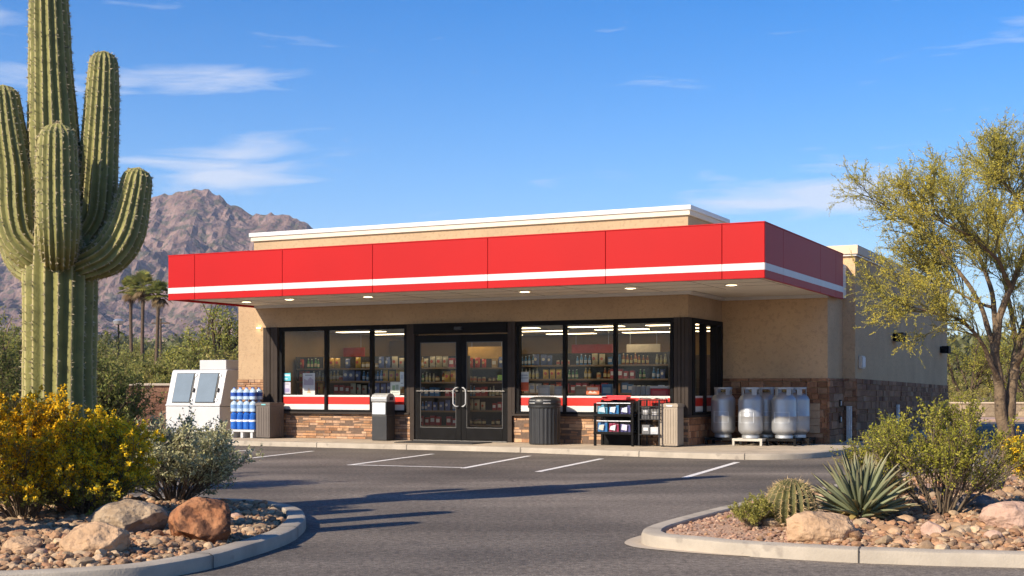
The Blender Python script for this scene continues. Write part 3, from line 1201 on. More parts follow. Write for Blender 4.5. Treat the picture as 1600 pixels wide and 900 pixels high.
# ------------------------------------------------------------ planting islands
KH = 0.10
left_pts = [(-9.5, 7.0), (-6.5, 7.15), (-4.6, 7.55)] + [tuple(on_z(x, y, KH)[:2]) for x, y in ((0, 897), (110, 892), (219, 884), (312, 870), (390, 850), (444, 833), (471, 818), (478.5, 805), (470, 793), (440, 785), (390, 779.5))] + [(-3.6, 13.75), (-5.2, 14.1), (-9.5, 14.5)]
right_pts = [(11.5, 24.5), (8.6, 21.6), (6.3, 18.9), (4.7, 16.9), (3.45, 15.0)] + [tuple(on_z(x, y, KH)[:2]) for x, y in ((1195, 776), (1150, 785), (1094, 798), (1040, 812), (1012, 820.5), (1002, 827), (1006, 832), (1030, 836.5), (1135, 846), (1300, 856), (1450, 861.5), (1600, 865))] + [(5.2, 8.75), (9.5, 8.5)]
PL = smooth_path(left_pts, 8)
PR = smooth_path(right_pts, 8)
curb_strip("kerb", PL, 0.17, 0.0, KH, M['curb'], 0.03, 1.75, jit=0.006)
curb_strip("kerb", PR, 0.17, 0.0, KH, M['curb'], 0.03, 1.9, jit=0.006)


def inside(P, poly):
    x, y = P[:, 0], P[:, 1]
    res = np.zeros(len(P), bool)
    a, b = poly, np.roll(poly, -1, 0)
    for (x1, y1), (x2, y2) in zip(a, b):
        c_ = ((y1 > y) != (y2 > y)) & (x < (x2 - x1) * (y - y1) / (y2 - y1 + 1e-12) + x1)
        res ^= c_
    return res


# the bed of each island: a low mound of soil under the stones
polyL = offset_path(PL, 0.165)
polyR = np.vstack([offset_path(PR, 0.165), [(14, 9), (16, 20)]])


def bed_z(X, Y, poly, lift, seed):
    P = np.stack([X, Y], 1)
    d = np.full(len(P), 9.0)
    for i in range(len(poly) - 1):
        a, b = poly[i], poly[i + 1]
        t = np.clip(((P - a) @ (b - a)) / max(((b - a) @ (b - a)), 1e-9), 0, 1)
        d = np.minimum(d, np.linalg.norm(P - a - t[:, None] * (b - a), axis=1))
    return KH - 0.03 + lift * (1 - np.exp(-d / 0.9)) + 0.03 * fbm(np.stack([X * 1.1, Y * 1.1, 0 * X + seed], 1), 3) * np.clip(d * 2, 0, 1)


def bed(name, poly, lift, seed, x0, x1, y0, y1, material, step=0.09):
    X, Y, q = grid(np.arange(x0, x1, step), np.arange(y0, y1, step))
    ins = inside(np.stack([X, Y], 1), poly)
    Z = bed_z(X, Y, poly, lift, seed)
    keep = ins[q].any(1)
    Z = np.where(ins, Z, KH - 0.16)
    q = q[keep]
    # pull outside corners in under the kerb
    o = mesh_np(name, np.stack([X, Y, Z], 1), [q], material, smooth=True)
    kind(o, "structure")
    return o


M['bed'] = mat("pink_granite_soil", (0.30, 0.185, 0.125), 0.95, color2=(0.46, 0.31, 0.22), scale=38, bump=0.8, bscale=60, detail=6, spec=0.1, bdist=0.02)
M['bed_dark'] = mat("brown_soil", (0.24, 0.155, 0.10), 0.95, color2=(0.40, 0.275, 0.185), scale=24, bump=0.8, bscale=60, detail=6, spec=0.1, bdist=0.02)
bed("planting_bed", polyL, 0.10, 1.0, -9.4, -1.6, 6.9, 14.6, M['bed_dark'])
bed("planting_bed", polyR, 0.13, 2.0, 0.9, 14, 8.3, 24, M['bed'])
zL = lambda x, y: float(bed_z(np.array([x]), np.array([y]), polyL, 0.10, 1.0)[0])
zR = lambda x, y: float(bed_z(np.array([x]), np.array([y]), polyR, 0.13, 2.0)[0])


# icosphere as arrays
def ico(sub):
    import bmesh
    bm = bmesh.new()
    bmesh.ops.create_icosphere(bm, subdivisions=sub, radius=1.0)
    bm.verts.ensure_lookup_table()
    V = np.array([v.co[:] for v in bm.verts])
    Fc = np.array([[v.index for v in f.verts] for f in bm.faces])
    bm.free()
    return V, Fc


I1, F1 = ico(2)
I5, F5 = ico(6)


def rock_shape(V, seed, cuts=7, rough=0.06, cut=0.72):
    r_ = np.random.default_rng(seed)
    P = V.copy()
    for k in range(cuts):
        n = norm(r_.normal(size=3))
        h = r_.uniform(cut, 0.95)
        s = P @ n
        P = P - np.maximum(s - h, 0)[:, None] * n * 0.93
    d = 0.09 * fbm(V * 1.1 + seed, 2) + rough * 0.55 * fbm(V * 3.0 + seed * 2, 6, 0.5) - rough * 0.5 * np.maximum(0, fbm(V * 1.9 + seed * 3, 2, 0.5, ridged=True) - 0.95)
    return P * (1 + d)[:, None]


M['gravel'] = mat("river_stone", (0.9, 0.9, 0.9), 0.85, var=0.22, scale=30, attr=True, bump=0.3, bscale=90, spec=0.2, detail=5)
PAL = np.array([(0.54, 0.36, 0.235), (0.60, 0.43, 0.285), (0.50, 0.32, 0.20), (0.42, 0.245, 0.155), (0.64, 0.50, 0.35), (0.52, 0.38, 0.26), (0.36, 0.25, 0.18), (0.56, 0.34, 0.21), (0.66, 0.52, 0.38)])
PAL = PAL * np.array((0.92, 0.84, 0.74))
LIB = [rock_shape(I1, 40 + k, 9, 0.05, 0.55) for k in range(10)]


def stones(name, pts, size, zfun, seed, flat=0.62, pal=PAL, label=None):
    r_ = np.random.default_rng(seed)
    n = len(pts)
    which = r_.integers(0, len(LIB), n)
    B = np.array(LIB)[which]
    sc_ = size[:, None] * np.stack([r_.uniform(0.75, 1.35, n), r_.uniform(0.7, 1.1, n), r_.uniform(flat * 0.7, flat * 1.2, n)], 1)
    a = r_.uniform(0, 6.28, n)
    B = B * sc_[:, None, :]
    ca, sa = np.cos(a)[:, None], np.sin(a)[:, None]
    tilt = r_.normal(0, 0.25, n)[:, None]
    z = B[:, :, 2] * np.cos(tilt) + B[:, :, 0] * np.sin(tilt)
    x = B[:, :, 0] * np.cos(tilt) - B[:, :, 2] * np.sin(tilt)
    y = B[:, :, 1]
    Vx = x * ca - y * sa + pts[:, 0:1]
    Vy = x * sa + y * ca + pts[:, 1:2]
    Vz = z + (zfun + sc_[:, 2] * r_.uniform(0.2, 0.75, n))[:, None]
    V = np.stack([Vx, Vy, Vz], -1).reshape(-1, 3)
    k = len(I1)
    Fc = (F1[None] + (np.arange(n) * k)[:, None, None]).reshape(-1, 3)
    c_ = pal[r_.integers(0, len(pal), n)] * r_.uniform(0.58, 1.0, n)[:, None]
    c_ = np.repeat(c_, k, 0)
    o = mesh_np(name, V, [Fc], M['gravel'], col=c_, smooth=False)
    o["kind"] = "stuff"
    if label:
        o["label"] = label
        o["category"] = "gravel"
    return o


def scatter(n, x0, x1, y0, y1, poly, seed, dens=None):
    r_ = np.random.default_rng(seed)
    P = np.stack([r_.uniform(x0, x1, n), r_.uniform(y0, y1, n)], 1)
    P = P[inside(P, poly)]
    if dens is not None:
        P = P[r_.random(len(P)) < dens(P)]
    return P


pl_in = offset_path(PL, 0.215)
P = scatter(21000, -5.2, -1.7, 7.4, 14.2, pl_in, 1, lambda p: np.clip(1.25 - (p[:, 1] - 8) / 9, 0.3, 1))
sz = np.random.default_rng(5).lognormal(math.log(0.022), 0.42, len(P)).clip(0.010, 0.062)
stones("gravel", P, sz, bed_z(P[:, 0], P[:, 1], polyL, 0.10, 1.0), 2, label="tan and pink river stones covering the rounded kerbed island under the saguaro")
pr_in = np.vstack([offset_path(PR, 0.215), [(14, 9.2), (16, 20)]])
cob = lambda p: np.clip(0.10 + 1.1 * (p[:, 0] - 1.9) / 1.2, 0.02, 1) * np.clip(1.6 - (p[:, 1] - 9.0) / 3.6, 0.16, 1)
P = scatter(20000, 1.3, 6.6, 8.9, 16.5, pr_in, 8, cob)
sz = np.random.default_rng(6).lognormal(math.log(0.024), 0.46, len(P)).clip(0.010, 0.075)
stones("gravel", P, sz, bed_z(P[:, 0], P[:, 1], polyR, 0.13, 2.0), 3, label="pale cobbles spread over the island in front of the palo verde")
P = scatter(9000, 1.0, 4.5, 9.5, 15.0, pr_in, 18, lambda p: np.clip(1.5 - (p[:, 0] - 1.2) / 2.6, 0.1, 1))
sz = np.random.default_rng(9).lognormal(math.log(0.012), 0.35, len(P)).clip(0.006, 0.03)
stones("gravel", P, sz, bed_z(P[:, 0], P[:, 1], polyR, 0.13, 2.0), 13, pal=np.array([(0.5, 0.30, 0.20), (0.44, 0.26, 0.18), (0.56, 0.38, 0.27), (0.38, 0.22, 0.15)]), label="fine pink granite chips at the narrow tip of the island")

# pale concrete apron round the narrow tip of the island
i0, i1 = [int(np.argmin(np.linalg.norm(PR - on_z(x, y, KH)[:2], axis=1))) for x, y in ((1034, 815), (1180, 848))]
ap_in, ap_out = offset_path(PR, 0.02)[i0:i1 + 1], PR[i0:i1 + 1].copy()
tt_ = np.linspace(0, 1, len(ap_out))
T_ = norm(np.gradient(PR, axis=0))[i0:i1 + 1]
ap_out -= np.stack([-T_[:, 1], T_[:, 0]], 1) * (0.13 * np.sin(np.pi * tt_) ** 0.6 + 0.004)[:, None]
V = np.vstack([np.hstack([ap_in, np.full((len(ap_in), 1), 0.004)]), np.hstack([ap_out, np.full((len(ap_in), 1), 0.004)])])
k = np.arange(len(ap_in) - 1)
kind(mesh_np("gutter", V, [np.stack([k, k + 1, k + 1 + len(ap_in), k + len(ap_in)], 1)[:, ::-1]], M['concrete']), "structure")

# boulders ------------------------------------------------
BT = mat("tan_boulder", (0.34, 0.215, 0.125), 0.92, color2=(0.52, 0.35, 0.215), scale=4.5, bump=1.0, bscale=9, detail=14, spec=0.15, bdist=0.05, speckle=(14, (0.22, 0.14, 0.09), 0.58, 0.6))
BG = mat("grey_boulder", (0.23, 0.16, 0.10), 0.92, color2=(0.46, 0.35, 0.235), scale=5, bump=1.0, bscale=9, detail=14, spec=0.15, bdist=0.05, speckle=(7, (0.12, 0.095, 0.075), 0.51, 0.8))
BR = mat("red_boulder", (0.25, 0.095, 0.042), 0.92, color2=(0.40, 0.20, 0.10), scale=6, bump=1.0, bscale=11, detail=12, spec=0.15, bdist=0.045, speckle=(8, (0.085, 0.04, 0.026), 0.50, 0.85))
BP = mat("pink_boulder", (0.38, 0.235, 0.17), 0.92, color2=(0.52, 0.36, 0.27), scale=5, bump=1.0, bscale=9, detail=14, spec=0.15, bdist=0.05, speckle=(11, (0.22, 0.14, 0.10), 0.58, 0.6))
BD = mat("dark_boulder", (0.10, 0.085, 0.08), 0.92, color2=(0.24, 0.20, 0.18), scale=6, bump=0.9, bscale=18, detail=10, spec=0.15, bdist=0.04)


def boulder(px, py_base, wpx, hpx, seed, material, label, zf, depth=0.8, rz=0.0, name="boulder", sub=I5, fc=F5, cuts=9, cut=0.66):
    """a rock whose foot stands at row py_base"""
    z = 0.17
    for _ in range(6):
        p = on_z(px, py_base, z)
        z = zf(p[0], p[1])
    Y = p[1]
    wm, hm = wpx / F * Y, hpx / F * Y
    V = rock_shape(sub, seed, cuts, 0.075, cut)
    lo, hi = V.min(0), V.max(0)
    V = (V - (lo + hi) / 2) / (hi - lo)
    ca, sa = math.cos(rz), math.sin(rz)
    V = V * np.array((wm, wm * depth, hm * 1.22))
    V[:, 2] += hm * 1.22 / 2 - hm * 0.22
    o = mesh_np(name, V, [fc], material, smooth=True)
    o.location = (p[0], Y + wm * depth * 0.38, z - 0.01)
    o.rotation_euler = (0, 0, 0)
    return tag(o, label, "rock")


boulder(136, 872, 112, 54, 11, BT, "smooth tan boulder lying closest to the curved kerb of the saguaro island", zL, 0.75)
boulder(190, 838, 128, 57, 12, BG, "long grey and tan mottled boulder at the foot of the silvery bush", zL, 0.7)
boulder(306, 849, 104, 72, 23, BR, "rough rust red boulder beside the silvery bush", zL, 0.85)
boulder(26, 864, 62, 26, 14, BT, "small low brown rock half cut off by the photo's edge", zL, 0.8)
boulder(96, 806, 22, 26, 15, BR, "small brown rock in the shade below the yellow flowers", zL, 0.9)
boulder(1290, 850, 114, 50, 16, BT, "rounded tan boulder lying in front of the agave", zR, 0.7)
boulder(1585, 827, 92, 44, 17, BP, "flat pinkish boulder at the island's edge near the yellow shrub", zR, 0.8)
boulder(1461, 839, 40, 26, 18, BP, "small pink rock among the pale cobbles", zR, 0.8)
boulder(1532, 795, 62, 24, 19, BD, "low dark grey rock lying behind the flat pink boulder", zR, 0.8)
boulder(1561, 764, 24, 27, 20, BD, "small upright dark rock near the palo verde trunk", zR, 0.8)
for k, (x, y, wx, hx) in enumerate(((1417, 818, 34, 15), (1352, 836, 24, 13), (1510, 836, 36, 16), (1400, 838, 26, 13), (1555, 846, 30, 15), (1440, 800, 22, 14), (1490, 800, 26, 14), (1327, 822, 20, 12))):
    o = boulder(x, y, wx, hx, 60 + k, (BT, BP, BG)[k % 3], "fist sized loose rock among the pale cobbles below the creosote", zR, 0.8, name="cobble", sub=LIB[0] * 0 + I1, fc=F1, cuts=5)
    o["group"] = "loose rocks on the cobble bed"
for k, (x, y, wx, hx) in enumerate(((380, 797, 22, 12), (402, 790, 20, 10), (366, 812, 24, 12), (427, 800, 18, 9), (355, 823, 18, 10), (60, 868, 24, 12), (245, 848, 26, 13))):
    o = boulder(x, y, wx, hx, 80 + k, (BG, BT, BP)[k % 3], "fist sized loose rock among the stones of the saguaro island", zL, 0.8, name="cobble", sub=I1, fc=F1, cuts=5)
    o["group"] = "loose rocks on the saguaro island"


# ------------------------------------------------------------ cacti
def cactus_mat(name, low, high, spine):
    m = bpy.data.materials.new(name)
    m.use_nodes = True
    n_ = m.node_tree
    b = n_.nodes["Principled BSDF"]
    b.inputs["Roughness"].default_value = 0.65
    b.inputs["Specular IOR Level"].default_value = 0.3
    a = n_.nodes.new("ShaderNodeAttribute")
    a.attribute_name = "col"
    r = n_.nodes.new("ShaderNodeValToRGB")
    e = r.color_ramp.elements
    e[0].position, e[0].color = 0.0, (*low, 1)
    e[1].position, e[1].color = 1.0, (*spine, 1)
    k = e.new(0.70)
    k.color = (*high, 1)
    n_.links.new(a.outputs["Fac"], r.inputs[0])
    t = n_.nodes.new("ShaderNodeTexCoord")
    nz = n_.nodes.new("ShaderNodeTexNoise")
    nz.inputs["Scale"].default_value = 7
    nz.inputs["Detail"].default_value = 6
    n_.links.new(t.outputs["Object"], nz.inputs["Vector"])
    r2 = n_.nodes.new("ShaderNodeValToRGB")
    r2.color_ramp.elements[0].position, r2.color_ramp.elements[0].color = 0.3, (0.72, 0.70, 0.66, 1)
    r2.color_ramp.elements[1].position, r2.color_ramp.elements[1].color = 0.7, (1.18, 1.12, 1.0, 1)
    n_.links.new(nz.outputs[0], r2.inputs[0])
    mx = n_.nodes.new("ShaderNodeMixRGB")
    mx.blend_type = 'MULTIPLY'
    mx.inputs[0].default_value = 1
    n_.links.new(r.outputs[0], mx.inputs[1])
    n_.links.new(r2.outputs[0], mx.inputs[2])
    # scattered corky scars
    n3 = n_.nodes.new("ShaderNodeTexNoise")
    n3.inputs["Scale"].default_value = 11
    n3.inputs["Detail"].default_value = 4
    n_.links.new(t.outputs["Object"], n3.inputs["Vector"])
    r3 = n_.nodes.new("ShaderNodeValToRGB")
    r3.color_ramp.elements[0].position, r3.color_ramp.elements[0].color = 0.66, (0, 0, 0, 1)
    r3.color_ramp.elements[1].position, r3.color_ramp.elements[1].color = 0.72, (0.7, 0.7, 0.7, 1)
    n_.links.new(n3.outputs[0], r3.inputs[0])
    m3 = n_.nodes.new("ShaderNodeMixRGB")
    m3.inputs[2].default_value = (0.09, 0.065, 0.04, 1)
    n_.links.new(r3.outputs[0], m3.inputs[0])
    n_.links.new(mx.outputs[0], m3.inputs[1])
    n_.links.new(m3.outputs[0], b.inputs["Base Color"])
    bp_ = n_.nodes.new("ShaderNodeBump")
    bp_.inputs["Strength"].default_value = 0.4
    bp_.inputs["Distance"].default_value = 0.01
    n2 = n_.nodes.new("ShaderNodeTexNoise")
    n2.inputs["Scale"].default_value = 60
    n2.inputs["Detail"].default_value = 4
    n_.links.new(t.outputs["Object"], n2.inputs["Vector"])
    n_.links.new(n2.outputs[0], bp_.inputs["Height"])
    n_.links.new(bp_.outputs[0], b.inputs["Normal"])
    return m


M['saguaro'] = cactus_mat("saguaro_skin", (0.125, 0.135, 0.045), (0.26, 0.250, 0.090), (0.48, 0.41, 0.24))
M['spines'] = plain("cactus_spines", (0.50, 0.42, 0.28), 0.7)
M['spines_dark'] = plain("barrel_spines", (0.50, 0.36, 0.18), 0.7)


def resample(pts, rad, step):
    P = np.array(pts, float)
    Q = smooth_path(P, 12) if P.shape[1] == 2 else None
    # Catmull-Rom in 3-D plus radius
    A = np.hstack([P, np.array(rad, float)[:, None]])
    A = np.vstack([2 * A[0] - A[1], A, 2 * A[-1] - A[-2]])
    out = []
    for i in range(1, len(A) - 2):
        for k in range(12):
            t = k / 12
            a, b, c_, d = A[i - 1], A[i], A[i + 1], A[i + 2]
            out.append(0.5 * (2 * b + (c_ - a) * t + (2 * a - 5 * b + 4 * c_ - d) * t * t + (3 * b - a - 3 * c_ + d) * t ** 3))
    out.append(A[-2])
    A = np.array(out)
    s = np.concatenate([[0], np.cumsum(np.linalg.norm(np.diff(A[:, :3], axis=0), axis=1))])
    n = max(8, int(s[-1] / step))
    ss = np.linspace(0, s[-1], n)
    B = np.stack([np.interp(ss, s, A[:, k]) for k in range(4)], 1)
    return B[:, :3], B[:, 3], ss


def ribbed(pts, rad, ribs, depth, seed, step=0.035, dome=1.0, per=9, base_round=False, phase=0.0, spine_step=0.05, spine_len=0.028, spine_w=0.0035, n_spike=5, wool=True):
    """a ribbed cactus stem along pts; returns skin verts, faces, colour and spine verts, faces"""
    C, r, s = resample(pts, rad, step)
    L = s[-1]
    r = r.copy()
    d_end = L - s
    rd = r[-1] * dome
    # rounded tip
    tip = np.clip(1 - d_end / rd, 0, 1)
    f = np.sqrt(np.clip(1 - tip ** 2, 0, 1))
    r = r * np.maximum(f, 0.02)
    if base_round:
        tb = np.clip(1 - s / (r.max() * 0.9), 0, 1)
        r = r * np.maximum(np.sqrt(np.clip(1 - tb ** 2, 0, 1)), 0.15)
    r = r * (1 + 0.03 * fbm(np.stack([s * 1.6, 0 * s + seed, 0 * s], 1), 3))
    T = norm(np.gradient(C, axis=0))
    A = np.zeros_like(T)
    a0 = np.array((1.0, 0.2, 0.1))
    for i in range(len(T)):
        a0 = a0 - T[i] * (a0 @ T[i])
        a0 = a0 / np.linalg.norm(a0)
        A[i] = a0
    Bn = np.cross(T, A)
    n = ribs * per
    th = np.arange(n) * 2 * math.pi / n
    w = (np.arange(n) % per) / per
    tri = np.abs(w * 2 - 1)              # 1 on the crest, 0 in the groove
    prof = tri ** 1.15
    dd = depth * np.clip(d_end / (rd * 0.5), 0.25, 1)[:, None]
    # each rib has its own small waver
    wob = 0.02 * fbm(np.stack([np.repeat(s * 1.5, n), np.tile(th * 2.0, len(s)), np.full(len(s) * n, seed)], 1), 3).reshape(len(s), n)
    rr = r[:, None] * (1 - dd * (1 - prof)[None] + wob)
    th2 = th[None] + phase + 0.02 * np.sin(s * 1.3 + seed)[:, None]
    V = C[:, None, :] + rr[:, :, None] * (A[:, None, :] * np.cos(th2)[:, :, None] + Bn[:, None, :] * np.sin(th2)[:, :, None])
    K = len(s)
    idx = np.arange(K * n).reshape(K, n)
    q = np.stack([idx[:-1], np.roll(idx, -1, 1)[:-1], np.roll(idx, -1, 1)[1:], idx[1:]], -1).reshape(-1, 4)
    pale = np.clip(1.0 - d_end / (rd * 0.22), 0, 1)[:, None] * 0.8 if wool else 0 * s[:, None]
    # areoles: pale dashes along each crest
    dash = 0.5 + 0.5 * np.cos(s[:, None] * 2 * math.pi / max(spine_step, 2 * step))
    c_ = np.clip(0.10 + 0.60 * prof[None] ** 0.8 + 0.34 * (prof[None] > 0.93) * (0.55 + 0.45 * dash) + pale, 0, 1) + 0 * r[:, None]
    # spines
    rg = np.random.default_rng(seed)
    m_ = int(L / spine_step)
    sp = (np.arange(m_) + 0.5) * spine_step
    SV, SF = [], []
    si = np.clip(np.searchsorted(s, sp), 1, K - 1)
    crest = np.arange(ribs) * per
    base = V[si][:, crest].reshape(-1, 3)
    nor = norm(base - np.repeat(C[si], ribs, 0))
    tt = np.repeat(T[si], ribs, 0)
    side = np.cross(tt, nor)
    base = base + tt * rg.uniform(-0.015, 0.015, (len(base), 1))
    for k in range(n_spike):
        d = norm(nor * rg.uniform(0.3, 1.1, (len(base), 1)) + side * rg.normal(0, 0.7, (len(base), 1)) + tt * rg.normal(0, 0.6, (len(base), 1)))
        l_ = spine_len * rg.uniform(0.5, 1.25, (len(base), 1))
        x = norm(np.cross(d, rg.normal(size=base.shape))) * spine_w
        b0 = sum(len(v) for v in SV)
        SV.append(np.stack([base - x - nor * 0.004, base + x - nor * 0.004, base + d * l_], 1).reshape(-1, 3))
        SF.append(np.arange(len(base) * 3).reshape(-1, 3) + b0)
    return V.reshape(-1, 3), q, c_.ravel(), np.concatenate(SV), np.concatenate(SF)


def stem(name, parent, material, smat, *a, **kw):
    V, q, c_, SV, SF = ribbed(*a, **kw)
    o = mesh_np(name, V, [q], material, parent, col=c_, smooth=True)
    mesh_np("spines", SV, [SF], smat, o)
    return o


YS = 12.3
base_s = at(93, 775, YS)
sag = thing("saguaro_cactus", "giant ribbed saguaro with upturned arms standing on the kerbed island", "cactus", (base_s[0], YS, 0.1))
o3 = np.array((base_s[0], YS, 0.1))


def sp(px, py, dy=0.0):
    return tuple(at(px, py, YS + dy) * 1.0 - o3)


k_ = YS / F
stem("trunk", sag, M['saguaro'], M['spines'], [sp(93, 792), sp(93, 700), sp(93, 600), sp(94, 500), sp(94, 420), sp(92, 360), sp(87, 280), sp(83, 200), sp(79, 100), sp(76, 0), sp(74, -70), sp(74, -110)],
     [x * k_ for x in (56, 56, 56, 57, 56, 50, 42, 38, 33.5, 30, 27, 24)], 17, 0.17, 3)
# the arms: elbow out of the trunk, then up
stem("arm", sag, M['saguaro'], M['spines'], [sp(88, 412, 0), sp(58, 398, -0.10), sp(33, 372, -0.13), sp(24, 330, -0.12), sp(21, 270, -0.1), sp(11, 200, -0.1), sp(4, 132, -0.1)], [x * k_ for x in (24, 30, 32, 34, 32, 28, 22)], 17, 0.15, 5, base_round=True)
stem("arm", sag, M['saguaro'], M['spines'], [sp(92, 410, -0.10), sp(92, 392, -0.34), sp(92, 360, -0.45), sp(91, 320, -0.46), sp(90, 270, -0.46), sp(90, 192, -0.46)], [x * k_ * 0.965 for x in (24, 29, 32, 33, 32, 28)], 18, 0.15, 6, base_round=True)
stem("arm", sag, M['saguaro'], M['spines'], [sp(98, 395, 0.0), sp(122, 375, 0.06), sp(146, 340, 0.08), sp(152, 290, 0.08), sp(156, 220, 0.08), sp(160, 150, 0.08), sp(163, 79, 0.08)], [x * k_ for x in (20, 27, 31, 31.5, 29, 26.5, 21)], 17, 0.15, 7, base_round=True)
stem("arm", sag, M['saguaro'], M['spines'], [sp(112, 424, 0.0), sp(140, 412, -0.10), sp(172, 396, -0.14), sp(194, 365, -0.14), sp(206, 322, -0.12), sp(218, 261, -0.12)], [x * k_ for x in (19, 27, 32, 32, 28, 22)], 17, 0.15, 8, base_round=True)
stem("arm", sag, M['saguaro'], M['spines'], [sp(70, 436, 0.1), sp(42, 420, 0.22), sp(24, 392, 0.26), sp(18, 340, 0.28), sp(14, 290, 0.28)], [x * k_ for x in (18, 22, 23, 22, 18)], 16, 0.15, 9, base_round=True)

# a clump of organ pipe stems just outside the frame on the same island; its shadow fingers reach the asphalt
op = thing("columnar_cactus", "clump of slim columnar cactus stems on the saguaro island", "cactus", (-4.65, 9.65, 0.15))
for k, (dx, dy, h, r0) in enumerate(((-0.38, 0.60, 2.6, 0.16), (0.27, 0.35, 2.65, 0.17), (0.22, -0.40, 2.5, 0.16))):
    stem("stem", op, M['saguaro'], M['spines'], [(dx * 0.5, dy * 0.5, -0.1), (dx, dy, 0.3), (dx * 1.1, dy * 1.1, h * 0.6), (dx * 1.15, dy * 1.15, h)], [r0 * 0.9, r0, r0 * 1.05, r0 * 0.9], 12, 0.15, 30 + k)

# barrel cactus
pB = on_z(1238, 812, 0.2)
bc = thing("barrel_cactus", "squat round barrel cactus with dense golden spines beside the agave", "cactus", (pB[0], pB[1] + 0.1, zR(pB[0], pB[1]) - 0.03))
rB = 40 / F * pB[1]
hB = 78 / F * pB[1]
M['barrel'] = cactus_mat("barrel_skin", (0.045, 0.05, 0.018), (0.125, 0.118, 0.042), (0.36, 0.26, 0.11))
prof_t = np.linspace(0, 1, 9)
stem("body", bc, M['barrel'], M['spines_dark'], [(0.02 * t, 0, hB * t) for t in prof_t], [rB * max(0.25, math.sin(math.pi * (0.16 + 0.80 * t)) ** 0.55) for t in prof_t], 21, 0.17, 21, step=0.012, dome=0.5, per=9, spine_step=0.026, spine_len=0.045, spine_w=0.0022, n_spike=6)

# agave
pA = on_z(1345, 806, 0.2)
ag = thing("agave", "grey green agave rosette of stiff pointed blades between the rounded boulder and the creosote", "agave", (pA[0], pA[1], zR(pA[0], pA[1]) - 0.02))


def blades(n, l0, l1, e0, e1, w0, seed, droop, c_a, c_b, lmin=0.8):
    r_ = np.random.default_rng(seed)
    VV, FF, CC = [], [], []
    for i in range(n):
        t = (i + 0.5) / n
        azm = i * 2.39996 + r_.normal(0, 0.15)
        elv = R(e0 + (e1 - e0) * t + r_.normal(0, 4))
        L = (l0 + (l1 - l0) * t) * r_.uniform(lmin, 1.08)
        wd = w0 * r_.uniform(0.85, 1.1)
        K = 9
        s = np.linspace(0, 1, K)
        el_ = elv - droop * s * s * r_.uniform(0.3, 1.3)
        dr = np.stack([np.cos(el_) * math.cos(azm), np.cos(el_) * math.sin(azm), np.sin(el_)], 1)
        C = np.cumsum(dr, 0) * L / K + np.array((math.cos(azm), math.sin(azm), 0)) * 0.035
        C[:, 2] += 0.05 + 0.06 * t
        sd = np.array((-math.sin(azm), math.cos(azm), 0.0))
        up = np.cross(dr, sd)
        up = -up * np.sign(-up[:, 2:3] + 1e-9) * 1
        wid = wd * (0.55 + 1.1 * s - 0.2 * s * s) * (1 - s ** 3.2) + 0.001
        gut = 0.35 * wid
        a, b = C - sd * wid[:, None] * 0.5, C + sd * wid[:, None] * 0.5
        mid = C - up * gut[:, None]
        bot = C - up * (gut + wid * 0.12 + 0.003)[:, None]
        V = np.stack([a, mid, b, bot], 1).reshape(-1, 3)
        b0 = sum(len(x) for x in VV)
        idx = np.arange(K * 4).reshape(K, 4) + b0
        for j, k in ((0, 1), (1, 2), (2, 3), (3, 0)):
            FF.append(np.stack([idx[:-1, j], idx[:-1, k], idx[1:, k], idx[1:, j]], -1))
        base_c = np.array(c_a) * (1 - 0) * r_.uniform(0.75, 1.2)
        cc = base_c[None] * (1 - s[:, None] ** 6) + np.array(c_b)[None] * s[:, None] ** 6
        CC.append(np.repeat(cc, 4, 0) * 1.0)
        VV.append(V)
    return np.concatenate(VV), np.concatenate(FF), np.concatenate(CC)


M['blade'] = leaf_mat("agave_blade", 0.08, 0.5)
la = 88 / F * pA[1]
V, Fq, c_ = blades(95, la * 1.0, la * 1.08, 10, 88, 0.050, 1, 0.35, (0.21, 0.235, 0.135), (0.24, 0.18, 0.09))
mesh_np("blades", V, [Fq], M['blade'], ag, col=c_, smooth=True)
V, Fq, c_ = blades(22, la * 0.42, la * 0.62, -5, 38, 0.070, 2, 0.9, (0.46, 0.34, 0.13), (0.28, 0.16, 0.06))
o = mesh_np("dry_blades", V, [Fq], M['blade'], ag, col=c_, smooth=True)
o["label"] = "yellowed short blades curling at the base"

# ------------------------------------------------------------ foliage
M['leaf'] = leaf_mat("leaf", 0.42, 0.6)
M['petal'] = leaf_mat("petal", 0.35, 0.7)
M['bark'] = mat("bark", (0.10, 0.070, 0.048), 0.95, var=0.35, scale=14, bump=0.9, bscale=40, spec=0.1, bdist=0.01, detail=8)
M['bark_green'] = mat("palo_verde_bark", (0.095, 0.066, 0.042), 0.9, color2=(0.20, 0.145, 0.092), scale=9, bump=1.0, bscale=26, spec=0.15, bdist=0.02, detail=9)
M['twig'] = mat("twig", (0.13, 0.095, 0.06), 0.95, var=0.3, scale=10)


